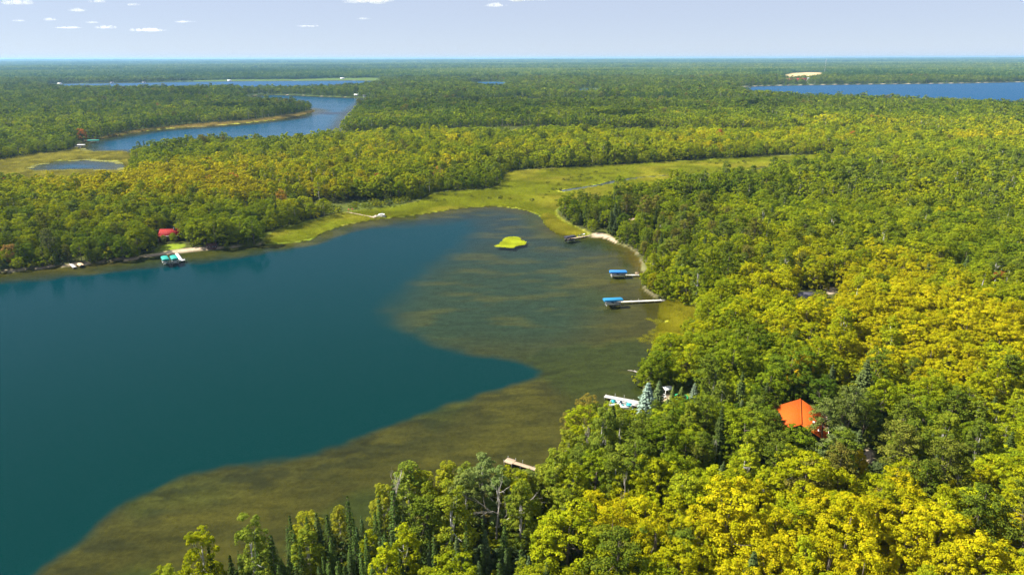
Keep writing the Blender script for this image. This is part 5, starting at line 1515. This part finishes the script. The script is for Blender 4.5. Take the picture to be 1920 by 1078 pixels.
# ------------------------------------------------------------------ clouds and haze
m, nt, out = new_mat('cloud')
pv = nt.nodes.new('ShaderNodeVolumePrincipled')
pv.inputs['Color'].default_value = (0.98, 0.98, 1.0, 1)
pv.inputs['Density'].default_value = 0.0013
nt.links.new(pv.outputs[0], out.inputs['Volume'])
M['cloud'] = m
m, nt, out = new_mat('cloud_wisp')
N_, L_ = nt.nodes, nt.links
tc = N_.new('ShaderNodeTexCoord')
mp = N_.new('ShaderNodeMapping'); mp.inputs['Location'].default_value = (-1, -1, -0.5); mp.inputs['Scale'].default_value = (2, 2, 1.5)
gr = N_.new('ShaderNodeTexGradient'); gr.gradient_type = 'SPHERICAL'
nz = N_.new('ShaderNodeTexNoise'); nz.inputs['Scale'].default_value = 0.0035; nz.inputs['Detail'].default_value = 5
ad = N_.new('ShaderNodeMath'); ad.operation = 'ADD'
mr = N_.new('ShaderNodeMapRange'); mr.inputs['From Min'].default_value = 0.55; mr.inputs['From Max'].default_value = 1.25; mr.inputs['To Max'].default_value = 0.0042
pv = N_.new('ShaderNodeVolumePrincipled'); pv.inputs['Color'].default_value = (0.98, 0.98, 1.0, 1)
L_.new(tc.outputs['Generated'], mp.inputs['Vector']); L_.new(mp.outputs[0], gr.inputs['Vector']); L_.new(tc.outputs['Object'], nz.inputs['Vector'])
L_.new(gr.outputs['Fac'], ad.inputs[0]); L_.new(nz.outputs['Fac'], ad.inputs[1]); L_.new(ad.outputs[0], mr.inputs['Value']); L_.new(mr.outputs[0], pv.inputs['Density']); L_.new(pv.outputs[0], out.inputs['Volume'])
M['cloud_wisp'] = m
def cloud(px, py, width_px, alt, thick, seed, label, at=None):
    g = np.random.default_rng(seed)
    if at is None:
        d = ray(px, py); t = (alt - CAM_Z) / d[2]
        c = np.array([d[0] * t, d[1] * t, alt]); half = width_px / F_PX * np.linalg.norm(c[:2]) / 2
    else:
        c = np.array([at[0], at[1], alt]); half = width_px / 2
    import bmesh
    bm = bmesh.new()
    n = 22
    for i in range(n):
        u = g.uniform(-1, 1); v = g.uniform(-1, 1)
        r = half * g.uniform(0.10, 0.32) * (1.1 - abs(u) * 0.6)
        res = bmesh.ops.create_icosphere(bm, subdivisions=3, radius=1.0)
        zs = min(thick, r * 0.9)
        for vv in res['verts']:
            co = np.array(vv.co)
            nn = 1 + 0.35 * (vnoise(co[0] * 2 + i * 9, co[1] * 2 + co[2] * 1.7, 0.6, seed) - 0.5)
            z = co[2] * zs * nn
            if z < 0: z *= 0.25
            vv.co = Vector((u * half + co[0] * r * nn, v * half * 0.55 + co[1] * r * nn, z + g.uniform(0, 0.0)))
    me = bpy.data.meshes.new('cloud'); bm.to_mesh(me); bm.free()
    me.materials.append(M['cloud_wisp' if at is None else 'cloud'])
    o = link('cloud', me, None, c)
    return tag(o, label, 'cloud', 'small cumulus clouds', 'thing')
for i, (px, py, wpx, th_, lb) in enumerate(((30, 7, 55, 160, 'small white cloud in the top left corner of the sky'), (95, 38, 26, 80, 'tiny white cloud below the corner cloud'), (182, 4, 34, 60, 'thin grey cloud at the top edge left of centre'),
        (148, 21, 32, 60, 'thin grey streak of cloud in the upper left sky'), (196, 53, 42, 90, 'small white cloud low in the left sky'), (275, 58, 58, 80, 'flat white cloud right of the small low one'), (345, 42, 34, 40, 'faint grey streak alone in the left sky'),
        (128, 53, 46, 35, 'faint streak between the tiny white cloud and the low white cloud'), (247, 10, 30, 40, 'faint wisp near the top edge'), (695, 3, 105, 330, 'white cloud cut by the top edge left of centre'), (683, 36, 26, 40, 'tiny wisp under the cut white cloud'),
        (985, -2, 120, 330, 'bright white cloud cut by the top edge at centre'), (930, 12, 44, 60, 'grey tail left of the bright centre cloud'), (582, 50, 46, 30, 'faint low streak left of centre'), (1235, -3, 70, 60, 'faint cloud at the top edge right of centre'),
        (36, 40, 22, 30, 'faint wisp at the left edge of the sky'), (175, 43, 24, 30, 'faint wisp above the low white cloud'))):
    cloud(px, py, wpx, 1500, th_ * 1.7, 40 + i, lb)
# clouds overhead, out of the frame, whose shadows darken the woods
for i, (px, py, w_) in enumerate(((1050, 212, 420), (870, 190, 380), (480, 205, 330), (330, 178, 380), (1420, 200, 300), (140, 133, 900), (700, 130, 900), (1100, 136, 600), (1600, 130, 1200))):
    p = G(px, py, 12)
    alt = 1400
    k_ = (alt - 12) / SUN_DIR[2]
    cloud(0, 0, w_, alt, 420, 80 + i, ('rounded', 'ragged', 'small', 'broad', 'thin', 'long', 'flat', 'low', 'wide', 'pale', 'lone')[i] + ' white cloud high above the woods out of the picture', at=(p[0] + SUN_DIR[0] * k_, p[1] + SUN_DIR[1] * k_))

m, nt, out = new_mat('haze')
pv = nt.nodes.new('ShaderNodeVolumePrincipled')
pv.inputs['Color'].default_value = (0.34, 0.63, 1.0, 1)
pv.inputs['Density'].default_value = 0.000043
pv.inputs['Anisotropy'].default_value = 0.2
nt.links.new(pv.outputs[0], out.inputs['Volume'])
hb = MB().box(-31500, 31500, -31500, 31500, -14, 121)
tag(hb.build('haze', m), 'thin blue summer haze over the far woods', 'haze', kind='stuff')
